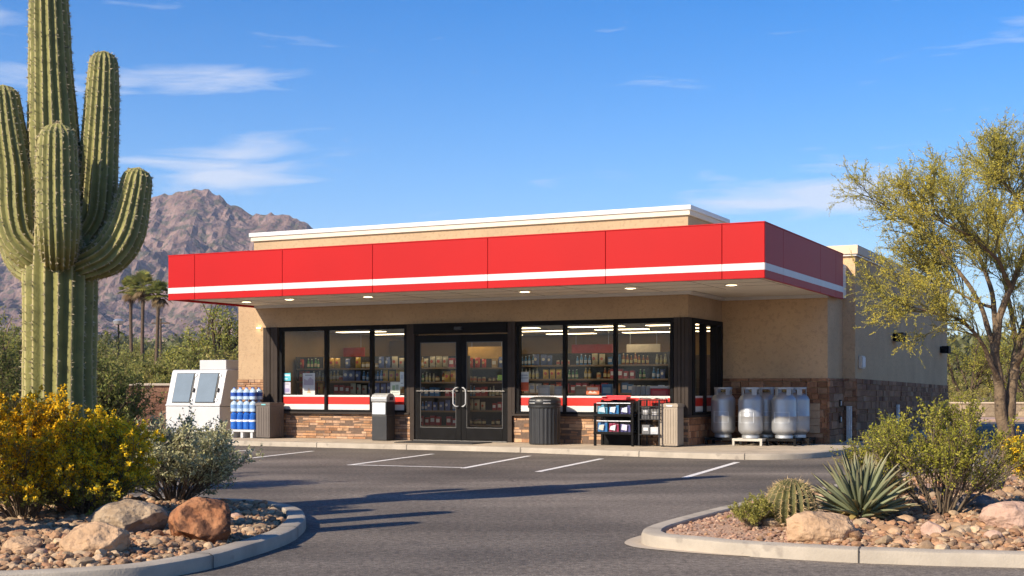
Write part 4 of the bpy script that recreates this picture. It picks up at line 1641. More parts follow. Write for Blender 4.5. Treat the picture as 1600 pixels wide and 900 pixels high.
def grow(paths, n_per, length, spread, up, r_, K=6, tmin=0.25, tmax=1.0, wander=0.25, droop=0.0, outward=0.0, lvar=0.45, centre=None):
    """side shoots: n_per from each path"""
    P, K0, _ = paths.shape
    N = P * n_per
    par = np.repeat(np.arange(P), n_per)
    t = r_.uniform(tmin, tmax, N)
    x = t * (K0 - 1)
    i = np.minimum(x.astype(int), K0 - 2)
    f = (x - i)[:, None]
    b = paths[par, i] * (1 - f) + paths[par, i + 1] * f
    tan = norm(paths[par, i + 1] - paths[par, i])
    d = norm(tan * (1 - spread) + norm(r_.normal(size=(N, 3))) * spread + np.array((0, 0, up)))
    if outward and centre is not None:
        d = norm(d + outward * norm(b - np.array(centre)))
    L = length * r_.uniform(1 - lvar, 1 + lvar, N) * (1.15 - 0.5 * t)
    out = [b]
    for k in range(K - 1):
        d = norm(d + wander * r_.normal(size=(N, 3)) * 0.5 + np.array((0, 0, -droop)))
        out.append(out[-1] + d * (L / (K - 1))[:, None])
    return np.stack(out, 1), t


def along(paths, n_per, r_, tmin=0.1):
    P, K0, _ = paths.shape
    par = np.repeat(np.arange(P), n_per)
    t = r_.uniform(tmin, 1.0, len(par))
    x = t * (K0 - 1)
    i = np.minimum(x.astype(int), K0 - 2)
    f = (x - i)[:, None]
    return paths[par, i] * (1 - f) + paths[par, i + 1] * f, norm(paths[par, i + 1] - paths[par, i]), t


def leaves(c, tan, length, width, r_, spread=0.9, up=0.2):
    """small pointed leaves, each folded along its midrib, six corners"""
    n = len(c)
    d = norm(tan * (1 - spread) + norm(r_.normal(size=(n, 3))) * spread + np.array((0, 0, up)))
    L = length * r_.uniform(0.6, 1.3, (n, 1))
    w = norm(np.cross(d, r_.normal(size=(n, 3)))) * width * r_.uniform(0.7, 1.2, (n, 1)) * 0.5
    V = np.stack([c, c + d * L * 0.45 + w, c + d * L, c + d * L * 0.45 - w], 1).reshape(-1, 3)
    return V, np.arange(n * 4).reshape(n, 4)


def tint(n, base, var, r_, other=None, frac=0.0, patch=None):
    c = np.array(base)[None] * r_.uniform(1 - var, 1 + var, (n, 1))
    if other is not None:
        m = r_.random(n) < frac if patch is None else r_.random(n) < np.clip(frac + patch, 0, 1)
        c[m] = np.array(other)[None] * r_.uniform(1 - var, 1 + var, (m.sum(), 1))
    return np.repeat(c, 4, 0)


def radii(paths, r0, r1, r_=None):
    K = paths.shape[1]
    a = np.linspace(r0, r1, K)[None].repeat(len(paths), 0)
    return a if r_ is None else a * r_.uniform(0.7, 1.25, (len(paths), 1))


def bush(root, seed, h, rad, stems, sub, sub2, leaf, leaf_c, leaf_c2=None, frac=0.2, flowers=None, upright=0.35, stem_r=0.008, n_leaf=7, wander=0.5, leaf_spread=0.85, twig_mat=None, bare=0.15, up2=0.25, skirt=0.0):
    r_ = np.random.default_rng(seed)
    a = r_.uniform(0, 2 * math.pi, stems)
    q = np.sqrt(r_.uniform(0.02, 1, stems))
    lean = q * rad
    hh = h * (1 - 0.45 * q ** 2.2) * r_.uniform(0.75, 1.06, stems)
    low = r_.random(stems) < skirt          # short outer shoots that clothe the base
    lean[low] = rad * r_.uniform(0.55, 1.0, low.sum())
    hh[low] = h * r_.uniform(0.18, 0.55, low.sum())
    K = 7
    s = np.linspace(0, 1, K)
    x = (lean * np.cos(a))[:, None] * (0.12 + 0.88 * s[None] ** 0.9)
    y = (lean * np.sin(a))[:, None] * (0.12 + 0.88 * s[None] ** 0.9)
    z = hh[:, None] * s[None] ** (0.75 + upright * 0.3)
    P0 = np.stack([x, y, z], -1)
    P0[:, 1:] += wander * 0.05 * h * np.cumsum(r_.normal(size=(stems, K - 1, 3)) * 0.5, 1)
    P0[:, 0, 2] -= 0.08
    P1, t1 = grow(P0, sub, h * 0.34, 0.45, up2, r_, 5, 0.25)
    P2, t2 = grow(P1, sub2, h * 0.16, 0.5, up2, r_, 4, 0.2)
    V0, q0 = tubes(P0, radii(P0, stem_r, stem_r * 0.3, r_), 5)
    V1, q1 = tubes(P1, radii(P1, stem_r * 0.42, stem_r * 0.18, r_), 3)
    V2, q2 = tubes(P2, radii(P2, stem_r * 0.22, stem_r * 0.10, r_), 3)
    mesh_np("branches", np.concatenate([V0, V1, V2]), [np.concatenate([q0, q1 + len(V0), q2 + len(V0) + len(V1)])], twig_mat or M['twig'], root, smooth=True)
    c1, d1, _ = along(P1, n_leaf // 2 + 1, r_, 0.3)
    c2, d2, _ = along(P2, n_leaf, r_, 0.1)
    c, d = np.concatenate([c1, c2]), np.concatenate([d1, d2])
    m = c[:, 2] > bare * h * r_.uniform(0.3, 1.5, len(c))
    c, d = c[m], d[m]
    V, f = leaves(c, d, leaf[0], leaf[1], r_, leaf_spread)
    patch = 0.35 * perlin(c * 4.0 / max(h, 0.3) + seed)
    mesh_np("foliage", V, [f], M['leaf'], root, col=tint(len(c), leaf_c, 0.3, r_, leaf_c2, frac, patch))
    if flowers:
        n_f, size, fc, fc2, zmin = flowers
        cf, df, tf = along(np.concatenate([P2]), n_f, r_, 0.55)
        g = cf[:, 2] / h + 0.25 * perlin(cf * 5 + seed)
        keep = (g > zmin) & (r_.random(len(cf)) < np.clip((g - zmin) * 2.8 + 0.38 + 0.5 * perlin(cf * 3.2 + 7 + seed), 0.0, 1))
        cf, df = cf[keep], df[keep]
        VV, FF, CC = [], [], []
        for k in range(3):
            off = r_.normal(0, size * 0.45, cf.shape)
            V, f = leaves(cf + off, df, size, size * 0.85, r_, 1.0, 0.4)
            VV.append(V)
            FF.append(f + 4 * len(cf) * k)
            CC.append(tint(len(cf), fc, 0.22, r_, fc2, 0.4))
        mesh_np("flowers", np.concatenate(VV), [np.concatenate(FF)], M['petal'], root, col=np.concatenate(CC))
    return root


# near plants ------------------------------------------------
def plant_at(px, py, zf, z0=0.18):
    z = z0
    for _ in range(5):
        p = on_z(px, py, z)
        z = zf(p[0], p[1])
    return np.array((p[0], p[1], z - 0.02))


YEL, YEL2 = (0.80, 0.51, 0.010), (0.86, 0.64, 0.03)
p = plant_at(108, 812, zL)
t = thing("flowering_shrub", "bushy shrub thick with yellow flowers in front of the saguaro trunk", "shrub", (p[0], p[1] + 0.35, p[2]))
bush(t, 101, 0.84, 0.52, 66, 7, 5, (0.034, 0.015), (0.23, 0.24, 0.04), (0.38, 0.34, 0.05), 0.4, flowers=(7, 0.022, YEL, YEL2, 0.33), n_leaf=7, bare=0.03, skirt=0.40)
p = plant_at(8, 820, zL)
t = thing("flowering_shrub", "yellow and orange flowering shrub cut off by the photo's edge beside the saguaro", "shrub", (p[0], p[1] + 0.4, p[2]))
bush(t, 102, 0.92, 0.50, 60, 7, 5, (0.034, 0.015), (0.22, 0.22, 0.04), (0.36, 0.30, 0.05), 0.4, flowers=(7, 0.022, (0.78, 0.46, 0.010), YEL, 0.36), n_leaf=7, bare=0.03, skirt=0.40)
p = plant_at(264, 788, zL)
t = thing("silver_shrub", "silvery green bush leaning over the red boulder", "shrub", (p[0], p[1] + 0.2, p[2]))
bush(t, 103, 0.80, 0.62, 72, 7, 5, (0.036, 0.017), (0.44, 0.43, 0.22), (0.62, 0.58, 0.36), 0.4, n_leaf=8, bare=0.03, skirt=0.35)
p = plant_at(185, 765, zL)
t = thing("green_shrub", "dark green shrub standing close behind the saguaro trunk", "shrub", (p[0] - 0.58, p[1] + 1.3, 0.12))
bush(t, 104, 1.50, 0.46, 44, 8, 5, (0.050, 0.018), (0.16, 0.185, 0.045), (0.29, 0.275, 0.065), 0.3, n_leaf=8)
t = thing("green_shrub", "dense green shrub rising behind the left side of the saguaro", "shrub", (-6.5, 16.6, 0.0))
bush(t, 105, 1.75, 1.0, 46, 8, 5, (0.050, 0.020), (0.14, 0.165, 0.04), (0.26, 0.25, 0.06), 0.3, n_leaf=8)
# right island
p = plant_at(1478, 808, zR)
t = thing("creosote_bush", "airy yellow green creosote bush with bare dark lower stems", "shrub", (p[0], p[1] + 0.1, p[2]))
bush(t, 111, 0.90, 0.60, 28, 9, 6, (0.025, 0.013), (0.27, 0.27, 0.033), (0.43, 0.39, 0.05), 0.4, n_leaf=10, bare=0.36, stem_r=0.011, upright=0.6)
p = plant_at(1400, 780, zR)
t = thing("creosote_bush", "low spreading creosote bush between the agave and the kerb", "shrub", (p[0], p[1] + 0.5, p[2]))
bush(t, 112, 0.72, 0.42, 22, 8, 5, (0.024, 0.012), (0.24, 0.25, 0.04), (0.38, 0.35, 0.055), 0.3, n_leaf=9, bare=0.2)
p = plant_at(1178, 822, zR)
t = thing("small_shrub", "low mossy green shrublet near the pointed tip of the island", "shrub", p)
bush(t, 113, 0.24, 0.20, 40, 6, 4, (0.016, 0.007), (0.30, 0.29, 0.06), (0.44, 0.39, 0.09), 0.3, n_leaf=8, bare=0.02, stem_r=0.004)
p = plant_at(1398, 793, zR)
t = thing("dry_shrub", "brown dried shrub in the shade between agave and creosote", "shrub", (p[0], p[1] + 0.1, p[2]))
bush(t, 114, 0.28, 0.22, 26, 6, 4, (0.018, 0.008), (0.17, 0.11, 0.04), (0.28, 0.17, 0.05), 0.3, n_leaf=6, bare=0.02, stem_r=0.004)
p = plant_at(1602, 775, zR)
t = thing("flowering_shrub", "upright yellow flowering shrub beside the palo verde trunk", "shrub", (p[0] + 0.1, p[1], p[2]))
bush(t, 115, 0.62, 0.24, 24, 7, 5, (0.022, 0.010), (0.13, 0.12, 0.025), (0.25, 0.19, 0.03), 0.4, flowers=(3, 0.018, YEL, YEL2, 0.2), n_leaf=7)
p = plant_at(1528, 772, zR)
t = thing("silver_shrub", "pale grey low shrub at the foot of the palo verde", "shrub", (p[0], p[1] + 0.2, p[2]))
bush(t, 116, 0.34, 0.42, 34, 6, 4, (0.020, 0.010), (0.26, 0.24, 0.17), (0.36, 0.33, 0.24), 0.3, n_leaf=7, bare=0.02, stem_r=0.004)
# tufts
p = plant_at(313, 848, zL)
t = thing("grass_tuft", "tiny bright green tuft below the red boulder", "grass", p)
bush(t, 117, 0.06, 0.05, 14, 2, 1, (0.02, 0.004), (0.12, 0.20, 0.03), None, 0, n_leaf=2, bare=0.0, stem_r=0.001)

# palo verde ------------------------------------------------
YP = 18.6
pb_ = at(1578, 726, YP)
pv = thing("palo_verde_tree", "large airy palo verde with forked trunk and yellow green feathery crown", "tree", (pb_[0], YP, 0.12))
op3 = np.array((pb_[0], YP, 0.12))


def tp(px, py, dy=0.0):
    q_ = at(px, py, YP + dy) - op3
    return (q_[0], dy, q_[2])


limbs = [
    ([tp(1579, 735), tp(1572, 690), tp(1564, 640), tp(1560, 590)], (0.170, 0.135, 0.115, 0.095)),
    ([tp(1576, 700), tp(1577, 655, 0.05), tp(1582, 600, 0.1), tp(1590, 545, 0.15), tp(1604, 500, 0.25), tp(1640, 440, 0.4), tp(1690, 400, 0.6), tp(1740, 350, 0.7)], (0.12, 0.115, 0.10, 0.085, 0.07, 0.05, 0.035, 0.02)),
    ([tp(1560, 600), tp(1556, 545, -0.05), tp(1562, 495, -0.1), tp(1580, 450, -0.2), tp(1598, 400, -0.3), tp(1612, 350, -0.4), tp(1626, 300, -0.5), tp(1634, 262, -0.5)], (0.10, 0.085, 0.07, 0.055, 0.045, 0.035, 0.024, 0.012)),
    ([tp(1557, 560), tp(1540, 500, 0.1), tp(1520, 455, 0.2), tp(1490, 415, 0.3), tp(1450, 370, 0.45), tp(1405, 335, 0.5), tp(1360, 310, 0.5)], (0.07, 0.05, 0.042, 0.035, 0.026, 0.017, 0.009)),
    ([tp(1563, 600), tp(1545, 560, -0.2), tp(1527, 525, -0.35), tp(1500, 500, -0.45), tp(1460, 490, -0.6), tp(1415, 478, -0.75), tp(1375, 462, -0.8)], (0.06, 0.045, 0.036, 0.03, 0.022, 0.015, 0.008)),
    ([tp(1556, 530), tp(1552, 470, 0.2), tp(1536, 415, 0.35), tp(1512, 365, 0.5), tp(1488, 320, 0.6), tp(1462, 285, 0.7)], (0.06, 0.05, 0.04, 0.03, 0.02, 0.01)),
    ([tp(1590, 545, 0.15), tp(1580, 490, 0.5), tp(1566, 420, 0.8), tp(1556, 360, 1.0), tp(1548, 310, 1.1), tp(1540, 270, 1.1)], (0.06, 0.05, 0.04, 0.03, 0.02, 0.01)),
    ([tp(1586, 575, 0.1), tp(1612, 530, -0.3), tp(1650, 490, -0.6), tp(1700, 455, -0.8), tp(1750, 430, -0.9)], (0.06, 0.05, 0.035, 0.022, 0.012)),
    ([tp(1580, 450, -0.2), tp(1556, 405, -0.6), tp(1520, 372, -0.9), tp(1470, 345, -1.1), tp(1430, 318, -1.2)], (0.045, 0.034, 0.026, 0.018, 0.009)),
    ([tp(1604, 500, 0.25), tp(1630, 470, 0.9), tp(1660, 420, 1.2), tp(1690, 350, 1.3), tp(1700, 290, 1.3)], (0.05, 0.04, 0.03, 0.02, 0.01)),
    ([tp(1612, 350, -0.4), tp(1592, 315, -0.7), tp(1568, 285, -0.9), tp(1550, 262, -0.9)], (0.03, 0.022, 0.015, 0.008)),
    ([tp(1550, 480, 0.15), tp(1520, 470, 0.6), tp(1480, 445, 0.9), tp(1440, 420, 1.0)], (0.035, 0.026, 0.018, 0.009)),
]
r_ = np.random.default_rng(44)
VV, QQ, fine = [], [], []
nv = 0
for pts, rad in limbs:
    C, rr, ss = resample(pts, rad, 0.06)
    C = C + 0.020 * np.stack([fbm(np.stack([ss * 2.2, 0 * ss + k, 0 * ss + C[0, 0] * 9], 1), 3) for k in (1, 5, 9)], 1) * np.clip(ss / 0.3, 0, 1)[:, None]
    rr = np.maximum(rr * 0.70, 0.006) * (1 + 0.10 * fbm(np.stack([ss * 5, 0 * ss, 0 * ss + 3], 1), 2))
    V, q = tubes(C[None], rr[None], 12)
    VV.append(V)
    QQ.append(q + nv)
    nv += len(V)
    K = 14
    i0 = int(len(C) * (0.30 if len(pts) > 4 else 0.45))
    ii = np.linspace(i0, len(C) - 1, K).astype(int)
    if rad is not limbs[0][1]:
        fine.append(C[ii])
mesh_np("trunk", np.concatenate(VV), [np.concatenate(QQ)], M['bark_green'], pv, smooth=True)
P0 = np.stack(fine)
cen = (0.2, 0.2, 1.9)
P1, _ = grow(P0, 22, 0.74, 0.45, 0.20, r_, 8, 0.0, 1.0, 0.35, 0.0, 0.35, 0.4, cen)
P2, _ = grow(P1, 10, 0.42, 0.42, 0.12, r_, 6, 0.12, 1.0, 0.35, 0.01, 0.25, 0.4, cen)
P3, _ = grow(P2, 4, 0.20, 0.45, 0.05, r_, 4, 0.15, 1.0, 0.35, 0.02)
V1, q1 = tubes(P1, radii(P1, 0.012, 0.004, r_), 4)
V2, q2 = tubes(P2, radii(P2, 0.0045, 0.0020, r_), 3)
V3, q3 = tubes(P3, radii(P3, 0.0022, 0.0012, r_), 3)
mesh_np("limbs", np.concatenate([V1, V2, V3]), [np.concatenate([q1, q2 + len(V1), q3 + len(V1) + len(V2)])], mat("green_twig", (0.17, 0.155, 0.06), 0.8, var=0.25, scale=8), pv, smooth=True)
c2, d2, _ = along(P2, 12, r_, 0.3)
c3, d3, _ = along(P3, 13, r_, 0.05)
c, d = np.concatenate([c2, c3]), np.concatenate([d2, d3])
V, f = leaves(c, d, 0.030, 0.0100, r_, 0.6, 0.1)
patch = 0.5 * perlin(c * 1.4)
mesh_np("crown", V, [f], M['leaf'], pv, col=tint(len(c), (0.47, 0.42, 0.075), 0.3, r_, (0.66, 0.53, 0.07), 0.36, patch))


# background trees and shrubs ------------------------------------------------
def tree_proto(name, label, cat, seed, h, rad, c1, c2, loc, group, leaf=(0.10, 0.035), n0=7, dens=(9, 7, 6), trunk_h=0.28, thin=1.0, rz=0.0):
    r_ = np.random.default_rng(seed)
    root = thing(name, label, cat, loc, rz, group)
    a = np.arange(n0) * 2.4 + r_.uniform(0, 1, n0)
    K = 8
    s = np.linspace(0, 1, K)
    q = np.sqrt(r_.uniform(0.05, 1, n0))
    hh = h * (0.92 - 0.35 * q ** 2) * r_.uniform(0.85, 1.05, n0)
    x = (q * rad * 0.8 * np.cos(a))[:, None] * s[None] ** 1.3
    y = (q * rad * 0.8 * np.sin(a))[:, None] * s[None] ** 1.3
    z = hh[:, None] * s[None]
    P0 = np.stack([x, y, z], -1)
    P0[:, 2:] += 0.03 * h * np.cumsum(r_.normal(size=(n0, K - 2, 3)) * 0.5, 1)
    P0[:, 0, 2] -= 0.3
    P1, _ = grow(P0, dens[0], h * 0.30, 0.5, 0.2, r_, 6, trunk_h, 1.0, 0.3, 0, 0.4, 0.4, (0, 0, h * 0.45))
    P2, _ = grow(P1, dens[1], h * 0.14, 0.55, 0.1, r_, 4, 0.15, 1.0, 0.3, 0.02, 0.2, 0.4, (0, 0, h * 0.45))
    V0, q0 = tubes(P0, radii(P0, h * 0.022, h * 0.005, r_), 6)
    V1, q1 = tubes(P1, radii(P1, h * 0.006, h * 0.002, r_), 3)
    mesh_np("trunk", np.concatenate([V0, V1]), [np.concatenate([q0, q1 + len(V0)])], M['bark'], root, smooth=True)
    c, d, _ = along(P2, dens[2], r_, 0.05)
    V, f = leaves(c, d, leaf[0], leaf[1], r_, 0.85, 0.1)
    patch = 0.4 * perlin(c * 3.0 / h + seed)
    mesh_np("crown", V, [f], M['leaf'], root, col=tint(len(c), c1, 0.3, r_, c2, 0.3, patch))
    return root


gz = lambda x, y: float(ground_z(np.array([float(x)]), np.array([float(y)]))[0])


def on_ground(px, Y):
    x = (px - 800) / F * Y
    return (x, Y, gz(x, Y) - 0.05)


GT = "desert trees behind the shop"
ta = tree_proto("mesquite_tree", "bushy green mesquite rising just behind the left corner of the shop", "tree", 201, 4.3, 2.0, (0.26, 0.27, 0.055), (0.42, 0.38, 0.08), on_ground(338, 46), None, (0.12, 0.040), 10, (12, 9, 7))
tb = tree_proto("mesquite_tree", "yellow green tree standing behind the block wall next to the shop's far corner", "tree", 202, 4.0, 2.3, (0.23, 0.23, 0.04), (0.39, 0.34, 0.05), on_ground(1512, 58), None, (0.11, 0.036), 8, (10, 8, 6))
bg_trees = [(1558, 60, 1.05, "leafy tree behind the block wall and the palo verde trunk"), (1606, 57, 1.0, "tree behind the block wall at the photo's edge")]
for px, Y, s_, l_ in bg_trees:
    copy_thing(tb, on_ground(px, Y), random.uniform(0, 6), l_, scale=s_)
for px, Y, s_, l_ in ((14, 38, 0.72, "dark tree seen past the left side of the saguaro"), (-60, 42, 1.0, "tree beyond the yellow flowers at the photo's edge")):
    copy_thing(ta, on_ground(px, Y), random.uniform(0, 6), l_, scale=s_)
GS = "desert shrubs behind the low brick wall"
sh = []
for k, (h_, ra, c1, c2) in enumerate(((1.9, 1.5, (0.24, 0.245, 0.06), (0.40, 0.36, 0.10)), (1.5, 1.6, (0.33, 0.29, 0.08), (0.47, 0.40, 0.12)), (1.3, 1.2, (0.19, 0.21, 0.055), (0.32, 0.30, 0.08)))):
    lab = ("olive green desert shrub growing beyond the low brick wall", "yellowish desert shrub growing beyond the low brick wall", "dark green desert shrub growing beyond the low brick wall")[k]
    t = thing("desert_shrub", lab, "shrub", on_ground((232, 180, 268)[k], (39, 43, 41)[k]), 0, GS)
    bush(t, 300 + k, h_, ra, 30, 7, 4, (0.10, 0.042), c1, c2, 0.3, n_leaf=6, stem_r=0.014, bare=0.05)
    sh.append((t, lab))
r_ = np.random.default_rng(77)
spots = [(150, 37), (205, 38), (258, 38), (300, 40), (350, 41), (395, 43), (170, 47), (222, 48), (262, 50), (305, 52), (340, 55), (145, 55), (200, 60), (240, 62), (280, 64), (320, 68), (160, 72), (215, 78), (250, 84), (290, 88), (335, 80),
         (190, 95), (230, 105), (270, 112), (310, 120), (25, 32), (-10, 40), (60, 60), (10, 55), (-40, 70), (120, 80), (90, 100), (30, 110), (150, 125), (215, 140), (265, 150), (320, 150)]
for i, (px, Y) in enumerate(spots):
    s_, lab = sh[i % 3]
    copy_thing(s_, on_ground(px + r_.normal(0, 6), Y), r_.uniform(0, 6), lab, scale=float(r_.uniform(0.75, 1.25) * (1 + Y / 300)))
GW = "desert shrubs behind the block wall"
for i, (px, Y) in enumerate(((1490, 54), (1530, 55), (1570, 54.5), (1610, 55), (1650, 54), (1500, 70), (1545, 74), (1590, 72), (1640, 76), (1480, 85), (1530, 95), (1580, 100), (1630, 95))):
    s_, lab = sh[(i + 1) % 3]
    copy_thing(s_, on_ground(px, Y), r_.uniform(0, 6), lab.replace("low brick wall", "pale block wall"), GW, scale=float(r_.uniform(0.5, 0.85)))

# unseen mesquites added behind the camera to darken the window reflections
for k in range(11):
    a = R(196 + 5.2 * k)
    d = 62 + 7 * math.sin(k * 2.3)
    x, y = 1 + d * math.cos(a), 27 + d * math.sin(a)
    copy_thing(ta, (x, y, -0.1), k * 1.3, "unseen mesquite added to darken the shop window reflections", "mesquites added for the window reflections", 0.72 + 0.28 * ((k * 37) % 10) / 10)

# far scrub and town trees as one mass
n = 700
Yt = np.exp(r_.uniform(math.log(170), math.log(900), n))
pxs = r_.uniform(-250, 560, n)
Xt = (pxs - 800) / F * Yt
m2 = 260
Yt2 = np.exp(r_.uniform(math.log(120), math.log(600), m2))
Xt2 = (r_.uniform(1420, 1900, m2) - 800) / F * Yt2
Xt, Yt = np.concatenate([Xt, Xt2]), np.concatenate([Yt, Yt2])
n = len(Xt)
zt = ground_z(Xt, Yt)
hs = r_.uniform(1.6, 5.0, n)
nl = 90
u_ = norm(r_.normal(size=(n, nl, 3)))
rr = r_.uniform(0.35, 1, (n, nl, 1)) ** 0.5
c = np.stack([Xt, Yt, zt + hs * 0.5], 1)[:, None] + u_ * rr * np.stack([hs * 0.75, hs * 0.75, hs * 0.52], 1)[:, None]
c = c.reshape(-1, 3)
V, f = leaves(c, u_.reshape(-1, 3), 1.0, 0.55, r_, 0.8, 0.1)
base_c = np.array((0.15, 0.155, 0.06))[None] * r_.uniform(0.6, 1.5, (n, 1))
o = mesh_np("distant_scrub", V, [f], M['leaf'], col=np.repeat(base_c, nl * 4, 0))
o["kind"] = "stuff"
o["label"] = "far off mass of scrub and trees below the mountain"
o["category"] = "scrub"


# palms ------------------------------------------------
def palm(px, Y, h, seed, label, cr=1.0):
    r_ = np.random.default_rng(seed)
    base = on_ground(px, Y)
    root = thing("fan_palm", label, "palm", base, 0, None)
    K = 14
    s = np.linspace(0, 1, K)
    C = np.stack([0.12 * np.sin(s * 2 + seed), 0 * s, h * s - 0.3], 1)
    V, q = tubes(C[None], np.interp(s, [0, 0.1, 0.8, 1], [0.20, 0.135, 0.11, 0.15])[None], 10)
    mesh_np("trunk", V, [q], M['bark'], root, smooth=True)
    top = C[-1]

    def fronds(n, e0, e1, L0, seed2, name, ca, cb):
        VV, FF, CC = [], [], []
        k0 = 0
        for i in range(n):
            a = i * 2.4 + r_.uniform(-0.3, 0.3)
            e = R(e0 + (e1 - e0) * (i + 0.5) / n + r_.normal(0, 5))
            L = L0 * r_.uniform(0.85, 1.1)
            d = np.array((math.cos(a) * math.cos(e), math.sin(a) * math.cos(e), math.sin(e)))
            hub = top + d * L * 0.5
            sd = np.array((-math.sin(a), math.cos(a), 0))
            upv = np.cross(d, sd)
            VV.append(np.array([top - sd * 0.03, top + sd * 0.03, hub + sd * 0.02, hub - sd * 0.02]))
            FF.append(np.array([[0, 1, 2, 3]]) + k0)
            k0 += 4
            for j in range(15):
                t = R(-95 + 190 * j / 14)
                dd = d * math.cos(t) + sd * math.sin(t)
                l_ = L * 0.62 * (1 - 0.25 * abs(j - 7) / 7) * r_.uniform(0.9, 1.1)
                p1 = hub + dd * l_ * 0.55 - upv * 0.02
                p2 = hub + dd * l_ + np.array((0, 0, -0.22 * l_))
                w_ = np.cross(dd, upv) * 0.045
                VV.append(np.array([hub, p1 + w_, p2, p1 - w_]))
                FF.append(np.array([[0, 1, 2, 3]]) + k0)
                k0 += 4
            CC.append(np.repeat(np.array([ca if r_.random() < 0.6 else cb]) * r_.uniform(0.8, 1.2), 4 * 16, 0))
        mesh_np(name, np.concatenate(VV), [np.concatenate(FF)], M['leaf'], root, col=np.concatenate(CC))
    fronds(30, -25, 80, 1.30 * cr, 1, "crown", (0.17, 0.19, 0.045), (0.28, 0.26, 0.06))
    fronds(9, -85, -40, 1.15 * cr, 2, "dead_fronds", (0.15, 0.10, 0.05), (0.20, 0.14, 0.07))
    return root


def palm_h(px, py, Y):
    return EYE - (py - 605) / F * Y - on_ground(px, Y)[2]


palm(207, 92, palm_h(207, 446, 92), 3, "shortest of three fan palms, nearest the saguaro", 0.82)
palm(225, 90, palm_h(225, 440, 90), 4, "fan palm between two others, with hanging dead fronds", 0.95)
palm(246, 88, palm_h(246, 452, 88), 5, "fan palm nearest the red canopy", 0.82)

# low brick wall behind the ice box, block wall by the rear lane ------------------------------------------------
def masonry(name, label, a, b, h, course, length, pal, capc, z0=-0.05, thick=0.2):
    a, b = np.array(a, float), np.array(b, float)
    L = np.linalg.norm(b - a)
    root = thing(name, label, "wall", (a[0], a[1], z0), math.atan2(b[1] - a[1], b[0] - a[0]))
    m = MB()
    stone_wall(m, (0, 0), (L, 0), (0, -1), 0, h, course, length, pal, 0.012)
    m.build("blocks", M['stone'], root, use_col=True)
    m = MB()
    m.box(0, L, 0.003, thick, 0, h - 0.002)
    m.build("core", M['mortar'], root)
    m = MB()
    m.box(-0.02, L + 0.02, -0.04, thick + 0.04, h + 0.001, h + 0.06)
    m.build("coping", capc, root, bevel=0.008)
    return root


masonry("brick_wall", "low reddish masonry wall with pale coping behind the ice box", at(60, 0, 33.4)[:2], at(420, 0, 34.8)[:2], 1.34, 0.16, 0.42, [(0.36, 0.20, 0.13), (0.30, 0.155, 0.10), (0.40, 0.24, 0.16), (0.27, 0.14, 0.095)], M['cap'])
masonry("block_wall", "low tan concrete block wall along the rear lane", (11.0, 51.2), (34.0, 50.6), 0.66, 0.215, 0.42, [(0.46, 0.35, 0.225), (0.43, 0.325, 0.21), (0.49, 0.37, 0.24)], M['cap_tan'])
m = MB()
m.box(10, 36, 47.4, 50.4, -0.1, 0.10)
o = m.build("rear_path", mat("pink_concrete", (0.40, 0.27, 0.205), 0.9, var=0.12, scale=3, bump=0.3, bscale=30), bevel=0.02)
kind(o, "structure")

# street lamp, pole and houses far behind
base = on_ground(185, 70)
hl = EYE + (605 - 508) / F * 70 - base[2]
t = thing("street_lamp", "slim dark street lamp rising from the scrub beside the palms", "lamp", base)
m = MB()
m.lathe([(0.10, 0), (0.10, 0.15), (0.055, 0.25), (0.045, hl)], 10)
m.build("pole", M['black'], t, smooth=True)
m = MB()
m.lathe([(0.05, hl), (0.22, hl + 0.05), (0.30, hl + 0.22), (0.12, hl + 0.34)], 14)
m.build("lamp_head", M['galv'], t, smooth=True)
base = on_ground(251, 130)
hp = EYE + (605 - 498) / F * 130 - base[2]
t = thing("utility_pole", "pale utility pole between the palms and the shop", "pole", base)
m = MB()
m.lathe([(0.14, 0), (0.10, hp)], 8)
m.build("shaft", M['bark'], t, smooth=True)
m = MB()
m.box(-0.9, 0.9, -0.06, 0.06, hp - 0.5, hp - 0.38)
m.build("crossarm", M['bark'], t)
HW = plain("far_stucco", (0.55, 0.47, 0.37), 0.9)
HR = plain("far_roof", (0.36, 0.27, 0.21), 0.9)
HD = plain("far_window", (0.05, 0.055, 0.06), 0.3)
for k, (px, Y, w_, lab) in enumerate(((288, 260, 9.0, "pale flat roofed house far off beside the utility pole"), (270, 330, 13.0, "long low pale building far off below the mountain"), (330, 300, 10, "pale house far off behind the mesquite tree"), (160, 300, 12, "tan house far off behind the saguaro shrubs"), (215, 420, 16, "wide pale building far off behind the palm trunks"))):
    b = on_ground(px, Y)
    t = thing("distant_house", lab, "house", b, 0.1 * k)
    m = MB()
    m.box(-w_ / 2, w_ / 2, 0, 7, -0.5, 3.6)
    m.build("wall", HW, t)
    m = MB()
    m.box(-w_ / 2 - 0.3, w_ / 2 + 0.3, -0.3, 7.3, 3.601, 4.0)
    m.build("roof", HR, t)
    for j in range(3):
        x = -w_ / 2 + w_ * (j + 0.5) / 3
        m = MB()
        m.box(x - 0.6, x + 0.6, -0.03, 0.05, 1.2, 2.5)
        m.build("window", HD, t)

# ------------------------------------------------------------ things standing outside the shop
KS = 1.0 / S
# ice box ------------------------------------------------
ib = by_shop("ice_merchandiser", "white slant front ice box with two blue grey doors and a box on its roof", "ice box", -12.60, 0.05)
W_, D_ = 1.56, 0.86
def sl(u, s, off=0.0):
    """a point on the slanted front: s runs up the slope"""
    y0, z0, y1, z1 = 0.02, 0.72, 0.23, 1.46
    nx = np.array((y0 - y1, 0)) * 0
    n = np.array((-(z1 - z0), (y1 - y0)))
    n = n / np.linalg.norm(n)
    return (u, y0 + (y1 - y0) * s + n[0] * off, z0 + (z1 - z0) * s + n[1] * off)


